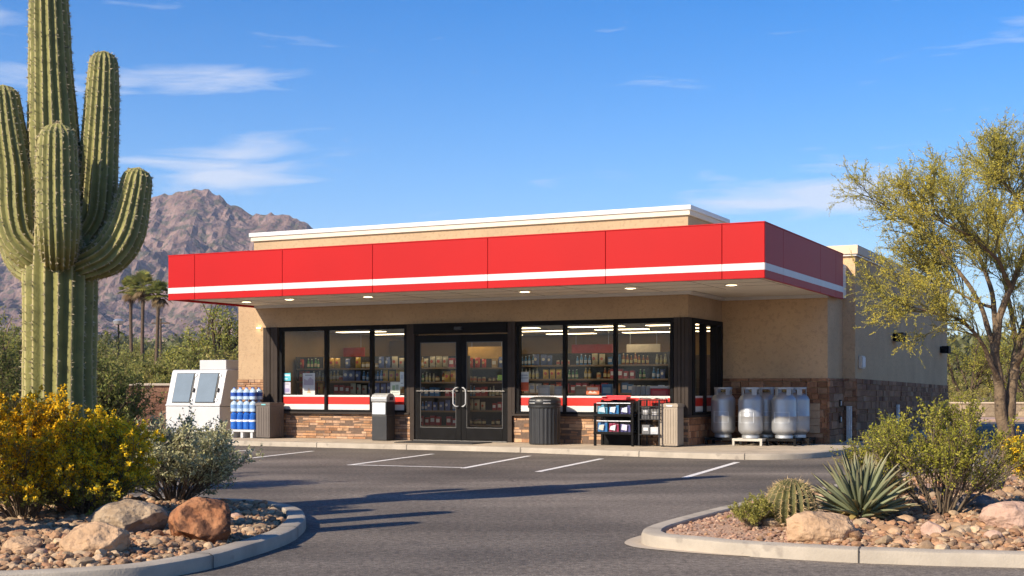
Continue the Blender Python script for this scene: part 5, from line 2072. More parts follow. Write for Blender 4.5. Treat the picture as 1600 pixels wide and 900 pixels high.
m = MB()
m.prism([(0.0, 0.05), (0.0, 0.66), (D_, 0.66), (D_, 0.05)], 0.0, W_)
m.build("base", M['white_metal'], ib, bevel=0.012)
m = MB()
m.prism([(-0.012, 0.668), (-0.012, 0.70), (0.02, 0.72), (0.23, 1.46), (0.27, 1.50), (D_, 1.50), (D_, 0.668)], -0.01, W_ + 0.01)
m.build("cabinet", M['white_metal'], ib, bevel=0.02, seg=3)
m = MB()
m.box(0.74, 1.50, 0.30, 0.80, 1.502, 1.72)
m.build("roof_box", M['white_metal'], ib, bevel=0.008)
m = MB()
m.box(0.04, W_ - 0.04, 0.05, D_ - 0.04, 0.0, 0.049)
m.build("plinth", M['black_plastic'], ib)
for (a, b) in ((0.16, 0.70), (0.83, 1.40)):
    m = MB()
    m.slab(sl(a, 0.03), sl(b, 0.03), sl(b, 0.95), sl(a, 0.95), 0.016)
    d = m.build("door", M['black_plastic'], ib, bevel=0.006)
    m = MB()
    m.slab(sl(a + 0.02, 0.05, 0.017), sl(b - 0.03, 0.05, 0.017), sl(b - 0.03, 0.93, 0.017), sl(a + 0.02, 0.93, 0.017), 0.012)
    m.build("door_panel", M['grey_panel'], d, bevel=0.005)
    m = MB()
    m.slab(sl(b + 0.012, 0.36, 0.003), sl(b + 0.06, 0.36, 0.003), sl(b + 0.06, 0.48, 0.003), sl(b + 0.012, 0.48, 0.003), 0.05)
    m.build("latch", M['black_plastic'], d, bevel=0.006)
    m = MB()
    m.slab(sl(b + 0.01, 0.84, 0.003), sl(b + 0.05, 0.84, 0.003), sl(b + 0.05, 0.92, 0.003), sl(b + 0.01, 0.92, 0.003), 0.02)
    m.slab(sl(b + 0.01, 0.08, 0.003), sl(b + 0.05, 0.08, 0.003), sl(b + 0.05, 0.16, 0.003), sl(b + 0.01, 0.16, 0.003), 0.02)
    m.build("hinge", M['galv'], d, bevel=0.003)

# pallet of water ------------------------------------------------
pal = by_shop("pallet", "small white plastic pallet under the stacked water jugs", "pallet", -10.30, -0.58)
m = MB()
m.box(0, 0.70, 0, 0.46, 0.13, 0.18)
m.build("deck", M['white_metal'], pal, bevel=0.006)
for a in (0.06, 0.32, 0.58):
    m = MB()
    m.box(a, a + 0.07, 0.02, 0.44, 0.0, 0.1295)
    m.build("foot", M['white_metal'], pal, bevel=0.006)
M['jug'] = mat("clear_blue_plastic", (0.42, 0.54, 0.68), 0.12, var=0.2, scale=8, spec=0.6, coat=0.5)
M['blue_wrap'] = mat("blue_shrink_wrap", (0.012, 0.10, 0.42), 0.22, var=0.25, scale=9, bump=0.5, bscale=22, coat=0.6)
M['blue_label'] = mat("blue_label", (0.015, 0.06, 0.30), 0.35, var=0.2, scale=12)
M['mid_label'] = plain("mid_label", (0.16, 0.28, 0.50), 0.4)
M['white_label'] = plain("white_label", (0.72, 0.74, 0.78), 0.5)
JUG = []
for tier, (lab, grp) in enumerate((("blue shrink wrapped water pack on the lowest tier of the pallet", "blue water packs"),
                                   ("clear water jug with a mid blue label on the middle tier of the pallet", "middle tier water jugs"),
                                   ("clear water jug with a dark blue label on the top tier of the pallet", "top tier water jugs"))):
    z0 = 0.15 + (0.182, 0.565, 0.83)[tier]
    src = None
    for r0 in range(2):
        for c0 in range(4):
            u, v = -10.30 + 0.095 + 0.17 * c0, -0.58 + 0.10 + 0.20 * r0
            if src is None:
                t = by_shop("water_pack" if tier == 0 else "water_jug", lab, "water", u, v, z0, 0, grp)
                if tier == 0:
                    m = MB()
                    m.lathe([(0.085, 0.0), (0.104, 0.015), (0.107, 0.17), (0.100, 0.19), (0.107, 0.21), (0.102, 0.33), (0.075, 0.36), (0.05, 0.38)], 20, rib=lambda k: 1 + 0.035 * (k % 5 == 0))
                    m.build("wrap", M['blue_wrap'], t, smooth=True)
                    m = MB()
                    m.lathe([(0.1085, 0.17), (0.112, 0.182), (0.112, 0.20), (0.1085, 0.212)], 20, cap=False)
                    m.build("tape", M['white_label'], t, smooth=True)
                else:
                    m = MB()
                    m.lathe([(0.09, 0.0), (0.103, 0.012), (0.104, 0.05), (0.099, 0.056), (0.104, 0.062), (0.104, 0.165), (0.085, 0.205), (0.035, 0.232), (0.033, 0.245)], 20)
                    m.build("body", M['jug'], t, smooth=True)
                    m = MB()
                    m.lathe([(0.1055, 0.075), (0.1055, 0.155)], 20, cap=False)
                    m.build("label", M['blue_label'] if tier == 2 else M['mid_label'], t, smooth=True)
                    m = MB()
                    m.lathe([(0.037, 0.246), (0.037, 0.262), (0.03, 0.264)], 12)
                    m.build("lid", M['blue_wrap'], t, smooth=True)
                t.scale = (S * 0.79, S * 0.79, S)
                src = t
            else:
                copy_thing(src, W(u, v, z0), BA)


# plain bins ------------------------------------------------
def box_bin(name, label, u, v, w, d, h, material, flutes, label_mat):
    t = by_shop(name, label, "bin", u, v)
    m = MB()
    m.box(0.008, w - 0.008, 0.008, d - 0.008, 0.02, h - 0.07)
    for k in range(flutes):
        a = 0.03 + (w - 0.06) * k / flutes
        m.box(a + 0.006, a + (w - 0.06) / flutes - 0.006, 0.0, 0.0079, 0.05, h - 0.10)
    for k in range(int(flutes * d / w)):
        n = int(flutes * d / w)
        a = 0.03 + (d - 0.06) * k / n
        m.box(w - 0.0079, w, a + 0.006, a + (d - 0.06) / n - 0.006, 0.05, h - 0.10)
    m.build("body", material, t, bevel=0.003, seg=1)
    m = MB()
    m.box(-0.004, w + 0.004, -0.004, d + 0.004, h - 0.068, h - 0.012)
    m.vprism([(0.02, 0.02), (w - 0.02, 0.02), (w - 0.02, d - 0.02), (0.02, d - 0.02)], h - 0.0119, h)
    m.build("lid", material, t, bevel=0.012)
    m = MB()
    m.box(w * 0.42, w * 0.72, -0.010, -0.0045, h - 0.055, h - 0.03)
    m.build("plate", label_mat, t)
    m = MB()
    m.box(0.03, w - 0.03, 0.03, d - 0.03, 0.0, 0.019)
    m.build("base", M['black_plastic'], t)
    return t


box_bin("storage_bin", "dark brown square bin standing beside the stacked water", -9.56, -0.58, 0.38, 0.52, 0.77, M['brown_box'], 5, plain("teal_plate", (0.15, 0.42, 0.46), 0.4))
box_bin("storage_bin", "tan fluted square bin at the front corner by the display rack", -0.42, -0.44, 0.37, 0.36, 0.80, M['tan_box'], 6, M['white_label'])

# ash and litter column by the window ------------------------------------------------
t = by_shop("ash_receptacle", "grey and black litter column with a hooded silver top beside the entrance", "bin", u_at(583, -0.4), -0.46)
m = MB()
m.box(0, 0.36, 0.01, 0.34, 0.0, 0.52)
m.build("body", M['black_plastic'], t, bevel=0.012)
m = MB()
m.box(0.0, 0.36, 0.0, 0.34, 0.522, 0.80)
m.build("collar", M['black_plastic'], t, bevel=0.012)
m = MB()
m.box(0.02, 0.34, -0.008, -0.001, 0.54, 0.78)
m.build("front_plate", M['galv'], t, bevel=0.003)
m = MB()
m.prism([(0.0, 0.802), (-0.015, 0.88), (0.04, 0.945), (0.13, 0.975), (0.24, 0.965), (0.32, 0.90), (0.34, 0.802)], -0.012, 0.372)
m.build("hood", M['galv'], t, bevel=0.012)
m = MB()
m.box(0.3735, 0.378, 0.10, 0.24, 0.83, 0.90)
m.build("opening", M['black_plastic'], t)

# black barrel ------------------------------------------------
t = by_shop("trash_barrel", "round black ribbed trash barrel with a domed lid below the window", "bin", u_at(850, -0.5), -0.47)
m = MB()
rb = lambda k: 1.0 if k % 4 < 2 else 0.972
m.lathe([(0.285, 0.0), (0.30, 0.02), (0.305, 0.70)], 96, rib=rb)
m.build("barrel", M['black_plastic'], t)
m = MB()
m.lathe([(0.31, 0.70), (0.325, 0.715), (0.325, 0.75), (0.31, 0.76)], 48)
m.build("rim", M['black_plastic'], t, smooth=True)
m = MB()
m.lathe([(0.305, 0.761), (0.318, 0.79), (0.31, 0.86), (0.28, 0.895), (0.20, 0.915), (0.08, 0.922), (0.03, 0.923)], 48)
lid = m.build("lid", M['black_plastic'], t, smooth=True)
for a0, s_ in ((-2.0, 0.5), (-1.0, 0.45)):
    m = MB()
    pts = [(0.315 * math.cos(a), 0.315 * math.sin(a), 0.765 + 0.05) for a in np.linspace(a0 - s_ / 2, a0 + s_ / 2, 8)]
    m.tube([(x * 1.01, y * 1.01, z - 0.02) for x, y, z in pts], 0.012, 6)
    m.tube([(x * 1.01, y * 1.01, z + 0.035) for x, y, z in pts], 0.008, 6)
    m.build("opening_rim", M['galv'], lid, smooth=True)

# display rack with clear boxes ------------------------------------------------
rk = by_shop("display_rack", "black two tier display rack under the right hand window", "rack", -1.66, -0.60)
RW, RD = 0.80, 0.40
for a in (0.0, RW - 0.045):
    for (y, h_) in ((0, 0.80), (RD - 0.045, 0.86)):
        m = MB()
        m.box(a, a + 0.045, y, y + 0.045, 0, h_)
        m.build("post", M['black'], rk, bevel=0.004)
for z in (0.22, 0.555):
    m = MB()
    m.box(0.0455, RW - 0.0455, 0.0, RD, z, z + 0.035)
    m.box(0.0, RW, -0.012, -0.001, z - 0.005, z + 0.045)
    m.build("shelf", M['black'], rk, bevel=0.004)
m = MB()
m.box(0.0455, RW - 0.0455, RD - 0.02, RD - 0.002, 0.0, 0.84)
m.build("back_panel", M['black'], rk)
M['clear_box'] = glass_mat("clear_plastic", (0.82, 0.84, 0.86), 1.45, 0.05)
cols = [((0.10, 0.45, 0.62), (0.55, 0.65, 0.70), "teal"), ((0.05, 0.30, 0.62), (0.80, 0.82, 0.85), "sky blue"), ((0.10, 0.09, 0.28), (0.65, 0.66, 0.75), "purple"),
        ((0.03, 0.25, 0.60), (0.60, 0.58, 0.50), "bright blue"), ((0.48, 0.03, 0.09), (0.80, 0.76, 0.76), "red and white"), ((0.12, 0.10, 0.30), (0.70, 0.62, 0.75), "violet")]
k = 0
for z, rowname in ((0.59, "upper"), (0.255, "lower")):
    for c0 in range(3):
        ca, cb, nm = cols[k]
        k += 1
        u = -1.66 + 0.06 + c0 * 0.23
        t = by_shop("display_box", f"{nm} packs in an open clear box on the rack's {rowname} shelf", "box", u, -0.585, 0.15 + z + 0.003)
        m = MB()
        w_, d_, h_ = 0.215, 0.30, 0.235
        m.box(0, w_, 0, d_, 0.0, 0.006)
        m.build("tray", M['white_label'], t)
        for nm_, bx in (("front_panel", (0, w_, 0, 0.004, 0.0065, h_ * 0.86)), ("side_panel", (0, 0.004, 0.0045, d_, 0.0065, h_)), ("side_panel", (w_ - 0.004, w_, 0.0045, d_, 0.0065, h_))):
            m = MB()
            m.box(*bx)
            m.build(nm_, M['clear_box'], t)
        for nm_, bx in (("rim", (-0.003, w_ + 0.003, -0.004, 0.006, h_ * 0.86 + 0.0005, h_ * 0.86 + 0.014)),):
            m = MB()
            m.box(*bx)
            m.build(nm_, M['white_label'], t)
        r_ = np.random.default_rng(k)
        m = MB()
        for j in range(3):
            x0 = 0.012 + j * 0.064
            m.box(x0, x0 + 0.06, 0.02 + 0.01 * j, 0.22, 0.007, 0.12 + 0.06 * r_.random())
        m.build("packs", plain("packs_" + nm.replace(" ", "_"), ca, 0.35, var=0.2), t, bevel=0.008)
        m = MB()
        m.slab((0.03, 0.008, 0.05), (0.12 + 0.05 * r_.random(), 0.008, 0.03), (0.15, 0.008, 0.14), (0.05, 0.008, 0.11 + 0.04 * r_.random()), 0.006)
        m.build("card", plain("card_" + nm.replace(" ", "_"), cb, 0.5, var=0.1), t)
t = by_shop("sign_tray", "shallow red tray lying on the back of the display rack", "tray", -1.62, -0.30, 0.15 + 0.862)
m = MB()
m.box(0, 0.50, 0, 0.24, 0, 0.02)
m.box(0, 0.50, 0.225, 0.24, 0.0205, 0.08)
m.box(0, 0.02, 0, 0.224, 0.0205, 0.06)
m.box(0.48, 0.50, 0, 0.224, 0.0205, 0.06)
m.build("tray", plain("tray_red", (0.60, 0.02, 0.03), 0.4), t, bevel=0.004)
# wire cart beside it
ct = by_shop("wire_cart", "black wire cart loaded with dark goods between rack and tan bin", "cart", -0.78, -0.52)
m = MB()
CWd, CDp = 0.40, 0.42
for (x, y) in ((0, 0), (CWd, 0), (0, CDp), (CWd, CDp)):
    m.tube([(x, y, 0.02), (x, y, 0.86)], 0.014, 6)
for z in (0.22, 0.50, 0.62, 0.74, 0.86):
    m.tube([(0, 0, z), (CWd, 0, z)], 0.008, 5)
    m.tube([(0, CDp, z), (CWd, CDp, z)], 0.008, 5)
    m.tube([(0, 0, z), (0, CDp, z)], 0.008, 5)
    m.tube([(CWd, 0, z), (CWd, CDp, z)], 0.008, 5)
for x in np.linspace(0.05, CWd - 0.05, 6):
    m.tube([(x, 0, 0.50), (x, 0, 0.86)], 0.004, 4)
    m.tube([(x, CDp, 0.50), (x, CDp, 0.86)], 0.004, 4)
    m.tube([(x, 0, 0.50), (x, CDp, 0.50)], 0.004, 4)
for y in np.linspace(0.05, CDp - 0.05, 6):
    m.tube([(0, y, 0.50), (0, y, 0.86)], 0.004, 4)
    m.tube([(CWd, y, 0.50), (CWd, y, 0.86)], 0.004, 4)
m.build("basket", M['black_plastic'], ct, smooth=True)
m = MB()
m.box(0.015, CWd - 0.015, 0.015, CDp - 0.015, 0.21, 0.228)
m.build("shelf", M['black'], ct)
for k, (x, y, z, w_, d_, h_, c_, lab, cat) in enumerate(((0.03, 0.05, 0.5055, 0.16, 0.30, 0.24, (0.05, 0.05, 0.055), "charcoal carton standing in the wire cart's basket", "carton"),
                                                       (0.21, 0.06, 0.5055, 0.16, 0.28, 0.20, (0.09, 0.085, 0.08), "dark grey carton leaning in the wire cart's basket", "carton"),
                                                       (0.04, 0.05, 0.2295, 0.15, 0.2, 0.17, (0.12, 0.12, 0.125), "dull grey carton on the wire cart's lower shelf", "carton"),
                                                       (0.21, 0.04, 0.2295, 0.15, 0.2, 0.13, (0.42, 0.43, 0.45), "pale grey carton on the wire cart's lower shelf", "carton"))):
    o_ = W(-0.78 + x, -0.52 + y, 0.15 + z)
    t = thing("carton", lab, cat, o_, BA, None, S)
    m = MB()
    m.box(0, w_, 0, d_, 0, h_)
    m.build("body", plain("carton_%s" % ("charcoal", "slate", "dull", "pale")[k], c_, 0.6, var=0.15), t, bevel=0.004)
    m = MB()
    m.box(w_ * 0.2, w_ * 0.8, -0.003, -0.0005, h_ * 0.35, h_ * 0.7)
    m.build("label", plain("carton_label_%s" % ("a", "b", "c", "d")[k], (0.5, 0.5, 0.52), 0.6), t)
t = by_shop("folded_bag", "crumpled white sack spread over the top of the wire cart", "sack", -0.80, -0.50, 0.15 + 0.868)
X, Y, q = grid(np.linspace(0, 0.44, 22), np.linspace(0, 0.42, 20))
zz = 0.025 + 0.03 * fbm(np.stack([X * 9, Y * 9, 0 * X], 1), 4) - 0.5 * np.maximum(0, np.abs(X - 0.22) - 0.2)
V = np.concatenate([np.stack([X, Y, np.maximum(zz, 0.006)], 1), np.stack([X, Y, 0 * zz], 1)])
mesh_np("sack", V, [q, q[:, ::-1] + len(X)], plain("sack_white", (0.60, 0.59, 0.57), 0.7), t, smooth=True)

# gas tanks on their stands ------------------------------------------------
def propane(label, u, v, rz):
    t = by_shop("propane_tank", label, "gas tank", u, v, 0.15 + 0.135, rz, None)
    Rr, H = 0.232, 0.80
    prof = [(0.165, 0.0), (0.165, 0.045)]
    m = MB()
    m.lathe([(0.160, 0.0), (0.165, 0.004), (0.165, 0.055), (0.160, 0.058)], 40)
    m.build("foot_ring", M['galv'], t, smooth=True)
    pr = []
    for k in range(9):
        a = R(90 * k / 8)
        pr.append((max(0.02, Rr * math.sin(a)), 0.03 + 0.14 * (1 - math.cos(a))))
    pr += [(Rr, 0.30), (Rr, 0.405), (Rr * 1.006, 0.408), (Rr * 1.006, 0.420), (Rr, 0.423), (Rr, 0.70)]
    for k in range(1, 10):
        a = R(90 * k / 9)
        pr.append((max(0.03, Rr * math.cos(a)), 0.70 + 0.17 * math.sin(a)))
    m = MB()
    m.lathe(pr, 56)
    m.build("cylinder", M['tank'], t, smooth=True)
    # raised label frame curving round the front
    for nm, (za, zb), hw in (("label_plate", (0.29, 0.50), 0.62),):
        m = MB()
        A = np.linspace(-math.pi / 2 - hw, -math.pi / 2 + hw, 18)
        for (z0, z1) in ((za, za + 0.008), (zb - 0.008, zb)):
            for a, b in zip(A[:-1], A[1:]):
                r0, r1 = Rr + 0.001, Rr + 0.006
                m.add([(r0 * math.cos(a), r0 * math.sin(a), z0), (r1 * math.cos(a), r1 * math.sin(a), z0), (r1 * math.cos(b), r1 * math.sin(b), z0), (r0 * math.cos(b), r0 * math.sin(b), z0),
                       (r0 * math.cos(a), r0 * math.sin(a), z1), (r1 * math.cos(a), r1 * math.sin(a), z1), (r1 * math.cos(b), r1 * math.sin(b), z1), (r0 * math.cos(b), r0 * math.sin(b), z1)],
                      [(0, 3, 2, 1), (4, 5, 6, 7), (1, 2, 6, 5)])
        for a in (A[0], A[-1]):
            for e in (-0.016, 0.016):
                pass
            m.tube([(Rr * 1.012 * math.cos(a), Rr * 1.012 * math.sin(a), za), (Rr * 1.012 * math.cos(a), Rr * 1.012 * math.sin(a), zb)], 0.005, 5)
        m.build(nm, M['galv'], t)
    # collar: a band with hand holes, and the valve inside
    m = MB()
    Rc = 0.168
    n = 40
    def arc(a0, a1, z0, z1):
        A = np.linspace(a0, a1, max(3, int(abs(a1 - a0) / 0.15)))
        for a, b in zip(A[:-1], A[1:]):
            vs = []
            for z in (z0, z1):
                for aa, rr in ((a, Rc - 0.006), (a, Rc + 0.006), (b, Rc + 0.006), (b, Rc - 0.006)):
                    vs.append((rr * math.cos(aa), rr * math.sin(aa), z))
            m.add(vs, [(0, 3, 2, 1), (4, 5, 6, 7), (0, 1, 5, 4), (1, 2, 6, 5), (2, 3, 7, 6), (3, 0, 4, 7)])
    arc(0, 2 * math.pi, 0.925, 0.965)
    for a in (-1.571, 0.0, 1.571, 3.1416):
        arc(a + 0.785 - 0.30, a + 0.785 + 0.30, 0.79, 0.9245)
    m.build("collar", M['tank'], t, bevel=0.004)
    m = MB()
    m.lathe([(0.03, 0.85), (0.03, 0.88), (0.022, 0.882), (0.022, 0.895), (0.045, 0.897), (0.045, 0.912), (0.02, 0.914)], 14)
    m.tube([(0.0, 0.0, 0.89), (0.09, -0.02, 0.89)], 0.012, 8)
    m.build("valve", M['brass'], t, smooth=True)
    return t


M['tank'] = mat("tank_paint", (0.36, 0.37, 0.385), 0.38, metal=0.45, var=0.07, scale=6, bump=0.05, bscale=40, coat=0.15)
M['brass'] = mat("brass", (0.35, 0.25, 0.10), 0.4, metal=0.9, var=0.1)
def tank_uv(px, v):
    return u_at(px, v), v
T1 = tank_uv(1130, 1.05)
T2 = tank_uv(1173, 0.85)
T3 = tank_uv(1225, 1.10)
T4 = tank_uv(1196, 1.42)
T5 = tank_uv(1246, 1.56)
T6 = tank_uv(1148, 1.62)
propane("silver gas tank nearest the corner windows, in the shade", *T1, 0.1)
propane("brightly sunlit silver gas tank in the front middle", *T2, -0.1)
propane("silver gas tank at the front end nearest the pale stone strip", *T3, 0.05)
propane("grey gas tank half hidden between two tanks in front", *T4, 0.4)
propane("silver gas tank at the back beside the stone wall", *T5, -0.3)


def stand(label, u, v, material):
    t = by_shop("tank_stand", label, "stand", u, v, 0.15)
    m = MB()
    m.box(-0.29, 0.29, -0.25, -0.20, 0.085, 0.132)
    m.box(-0.29, 0.29, 0.20, 0.25, 0.085, 0.132)
    m.box(-0.29, -0.24, -0.1995, 0.1995, 0.085, 0.132)
    m.box(0.24, 0.29, -0.1995, 0.1995, 0.085, 0.132)
    m.box(-0.239, 0.239, -0.05, 0.05, 0.10, 0.131)
    m.build("top", material, t, bevel=0.003)
    for x in (-0.265, 0.265):
        for y in (-0.225, 0.225):
            m = MB()
            m.box(x - 0.022, x + 0.022, y - 0.022, y + 0.022, 0.0, 0.0845)
            m.build("leg", material, t, bevel=0.003)
    return t


PS = mat("pale_steel", (0.42, 0.39, 0.34), 0.5, metal=0.3, var=0.12)
stand("black stand under the shaded gas tank by the corner windows", *T1, M['black'])
stand("pale steel stand under the sunlit gas tank", *T2, PS)
stand("black stand under the gas tank nearest the pale stone strip", *T3, M['black'])
stand("dark stand half hidden under the grey gas tank in between", *T4, M['black'])
stand("dark stand under the back gas tank by the stone wall", *T5, M['black'])

# wall fittings ------------------------------------------------
def on_side(px):
    """v on the plane u = 2.37 seen at column px"""
    k = (px - 800) / F
    cu = 2.37
    return (k * (G0[1] + BS * cu) - G0[0] - BC * cu) / (-BS - k * BC)


def side_z(py, v, u=2.37):
    y = G0[1] + BS * u + BC * v
    return EYE - (py - 605) / F * y


for px, py, lab in ((1397, 527, "black box lamp on the tan side wall, the nearer of two"), (1470, 546.5, "black box lamp near the far end of the side wall")):
    v = on_side(px)
    z = side_z(py, v)
    t = by_shop("wall_lamp", lab, "lamp", 2.372, v, z)
    m = MB()
    m.box(0, 0.05, -0.16, 0.16, -0.09, 0.09)
    m.build("back_box", M['black'], t, bevel=0.006)
    m = MB()
    m.prism([(-0.22, -0.10), (-0.22, 0.10), (0.22, 0.10), (0.22, -0.10)], 0.051, 0.24)
    m.build("hood", M['black'], t, bevel=0.012)
v = on_side(1343)
t = by_shop("meter_box", "small pale box with a hinged cover fixed just above the stonework", "box", 2.372, v + 0.05, side_z(566, v))
m = MB()
m.box(0, 0.07, -0.16, 0.16, -0.13, 0.13)
m.build("housing", M['cap'], t, bevel=0.006)
m = MB()
m.box(0.0705, 0.085, -0.13, 0.13, -0.10, 0.10)
m.build("cover", M['white'], t, bevel=0.004)
for px, h_, lab, wd in ((1327, 0.72, "tall galvanized channel post against the stone by the tanks", 0.11), (1397, 0.70, "galvanized channel post further along the stone side wall", 0.14), (1451, 0.55, "galvanized post behind the creosote by the far end of the wall", 0.12)):
    if px == 1327:
        u, v = u_at(px, 3.30), 3.30
        rz = 0
    else:
        u, v = 2.46, on_side(px) - 0.05
        rz = math.pi / 2
    t = by_shop("guard_post", lab, "post", u, v, 0.15, rz)
    m = MB()
    for k in range(3):
        m.box(-wd / 2 + k * wd / 3 + 0.002, -wd / 2 + (k + 1) * wd / 3 - 0.002, -0.03 - 0.015 * (k % 2), 0.02, 0, h_)
    m.build("channel", M['galv'], t, bevel=0.004)
    m = MB()
    m.box(-wd / 2 - 0.02, wd / 2 + 0.02, -0.06, 0.03, -0.001, 0.015)
    m.build("foot_plate", M['galv'], t)
u_, v_ = 2.175, 3.0
for z, lab in ((0.78, "upper of two small dark outlet covers by the inner stone corner"), (0.46, "lower of two small dark outlet covers by the inner stone corner")):
    t = by_shop("outlet_cover", lab, "outlet", 2.170, 2.95, z + 0.15)
    m = MB()
    m.box(0, 0.02, -0.06, 0.06, -0.07, 0.07)
    m.build("cover", M['bronze'], t, bevel=0.004)
    m = MB()
    m.box(0.0205, 0.028, -0.035, 0.035, -0.045, 0.045)
    m.build("flap", M['galv'], t, bevel=0.003)

# door mat
t = by_shop("door_mat", "dark ribbed rubber mat lying in front of the entrance doors", "mat", (d0 + d1) / 2, -0.72, 0.1505)
m = MB()
m.box(-0.88, 0.88, -0.42, 0.42, 0.0, 0.012)
for k in range(22):
    y = -0.39 + k * 0.0365
    m.box(-0.85, 0.85, y, y + 0.02, 0.0121, 0.017)
m.build("mat", M['rubber'], t)

# ------------------------------------------------------------ inside the shop
def ceiling_panel(u, v, lab):
    t = by_shop("ceiling_light", lab, "lamp", u, v, 2.568, 0, "lit panels on the shop ceiling")
    m = MB()
    m.box(-0.66, 0.66, -0.17, 0.17, -0.012, 0.002)
    m.build("frame", M['white'], t)
    m = MB()
    m.box(-0.62, 0.62, -0.13, 0.13, -0.02, -0.0125)
    m.build("diffuser", M['tube_on'], t)
    return t


cp = None
for v in (1.3, 2.7, 4.2, 5.9):
    for u in (-9.0, -7.0, -5.0, -3.0, -1.2, 0.7):
        if u > 0 and v < 2.5:
            continue
        if cp is None:
            cp = ceiling_panel(u, v, "long lit panel on the ceiling inside the shop")
        else:
            copy_thing(cp, W(u, v, 2.568), BA)

M['shelf'] = mat("dark_shelf", (0.045, 0.035, 0.03), 0.5, var=0.2)
M['shelf_tan'] = mat("wood_shelf", (0.22, 0.14, 0.07), 0.5, var=0.2, scale=3)


def gondola(label, u0, u1, v, levels, h):
    t = by_shop("shelving_unit", label, "shelf", u0, v)
    L = u1 - u0
    m = MB()
    m.box(0, L, 0.34, 0.38, 0.0, h)
    m.build("back_panel", M['shelf'], t)
    for x in (0.0, L - 0.03):
        m = MB()
        m.box(x, x + 0.03, 0.0, 0.3395, 0.0, h)
        m.build("upright", M['shelf'], t)
    for z in levels:
        m = MB()
        m.box(0.031, L - 0.031, 0.0, 0.3395, z - 0.03, z)
        sh_ = m.build("shelf", M['shelf'], t)
        m = MB()
        m.box(0.031, L - 0.031, -0.006, -0.0005, z - 0.035, z + 0.002)
        m.build("price_rail", M['shelf_tan'], sh_)
    return t


def proto(kind_, label, grp, c_, c2, seed):
    t = thing(kind_, label, kind_.replace("_", " "), (0, 0, -50), BA, grp, S)
    nm = "%s_%s" % (kind_, "abcdefghijklmnopqrstuvwxyz"[seed % 26])
    if kind_ == "bottle":
        m = MB()
        m.lathe([(0.030, 0), (0.034, 0.005), (0.034, 0.13), (0.014, 0.185), (0.013, 0.21)], 10)
        m.build("body", plain(nm, c_, 0.2, var=0.1, coat=0.4), t, smooth=True)
        m = MB()
        m.lathe([(0.035, 0.04), (0.035, 0.11)], 10, cap=False)
        m.build("label", plain(nm + "_label", c2, 0.5), t, smooth=True)
        m = MB()
        m.lathe([(0.015, 0.2105), (0.015, 0.23)], 8)
        m.build("cap", plain(nm + "_cap", c2, 0.4), t, smooth=True)
    elif kind_ == "snack_bag":
        X, Y, q = grid(np.linspace(-1, 1, 7), np.linspace(0, 1, 8))
        b = 0.045 * np.sqrt(np.clip(1 - X ** 2, 0, 1)) * np.sin(np.pi * np.clip(Y, 0, 1)) ** 0.6
        V = np.concatenate([np.stack([X * 0.068, -b, Y * 0.24], 1), np.stack([X * 0.068, b, Y * 0.24], 1)])
        mesh_np("bag", V, [q, q[:, ::-1] + len(X)], plain(nm, c_, 0.28, var=0.15, coat=0.3), t, smooth=True)
        m = MB()
        m.lathe([(0.001, -0.002), (0.035, -0.001), (0.035, 0.001), (0.001, 0.002)], 12)
        m.v = [(x, -0.047 + z * 0.5, 0.13 + y) for x, y, z in m.v]
        m.build("badge", plain(nm + "_badge", c2, 0.5), t)
    elif kind_ == "carton":
        m = MB()
        m.box(-0.06, 0.06, -0.03, 0.05, 0, 0.20)
        m.build("body", plain(nm, c_, 0.5, var=0.1), t, bevel=0.003)
        m = MB()
        m.box(-0.045, 0.045, -0.0325, -0.0305, 0.07, 0.15)
        m.build("panel", plain(nm + "_panel", c2, 0.5), t)
    else:
        m = MB()
        m.lathe([(0.045, 0), (0.048, 0.004), (0.048, 0.116), (0.04, 0.124), (0.04, 0.128)], 12)
        m.build("body", plain(nm, c_, 0.25, var=0.08, metal=0.3), t, smooth=True)
        m = MB()
        m.lathe([(0.049, 0.03), (0.049, 0.09)], 12, cap=False)
        m.build("label", plain(nm + "_label", c2, 0.5), t, smooth=True)
    return t


PALC = {"bottle": [((0.46, 0.30, 0.08), (0.6, 0.5, 0.3)), ((0.08, 0.22, 0.42), (0.5, 0.55, 0.6)), ((0.30, 0.10, 0.03), (0.62, 0.5, 0.2)), ((0.42, 0.40, 0.32), (0.5, 0.42, 0.2)), ((0.07, 0.20, 0.08), (0.55, 0.5, 0.3))],
        "snack_bag": [((0.50, 0.07, 0.03), (0.7, 0.55, 0.2)), ((0.62, 0.36, 0.05), (0.5, 0.08, 0.04)), ((0.66, 0.24, 0.03), (0.7, 0.6, 0.3)), ((0.12, 0.16, 0.32), (0.7, 0.66, 0.55)), ((0.52, 0.45, 0.30), (0.45, 0.1, 0.05))],
        "carton": [((0.40, 0.05, 0.05), (0.7, 0.65, 0.6)), ((0.50, 0.46, 0.40), (0.2, 0.25, 0.4)), ((0.06, 0.16, 0.30), (0.6, 0.6, 0.6)), ((0.42, 0.28, 0.12), (0.65, 0.6, 0.5))],
        "jar": [((0.62, 0.52, 0.30), (0.5, 0.2, 0.08)), ((0.45, 0.30, 0.12), (0.6, 0.55, 0.45)), ((0.52, 0.44, 0.28), (0.4, 0.1, 0.06)), ((0.18, 0.10, 0.06), (0.55, 0.45, 0.25))]}
EXTRA = {"bottle": 0.235, "snack_bag": 0.25, "carton": 0.21, "jar": 0.14}
UNIT = {"bottle": 0.085, "snack_bag": 0.15, "carton": 0.135, "jar": 0.11}
seedc = 0


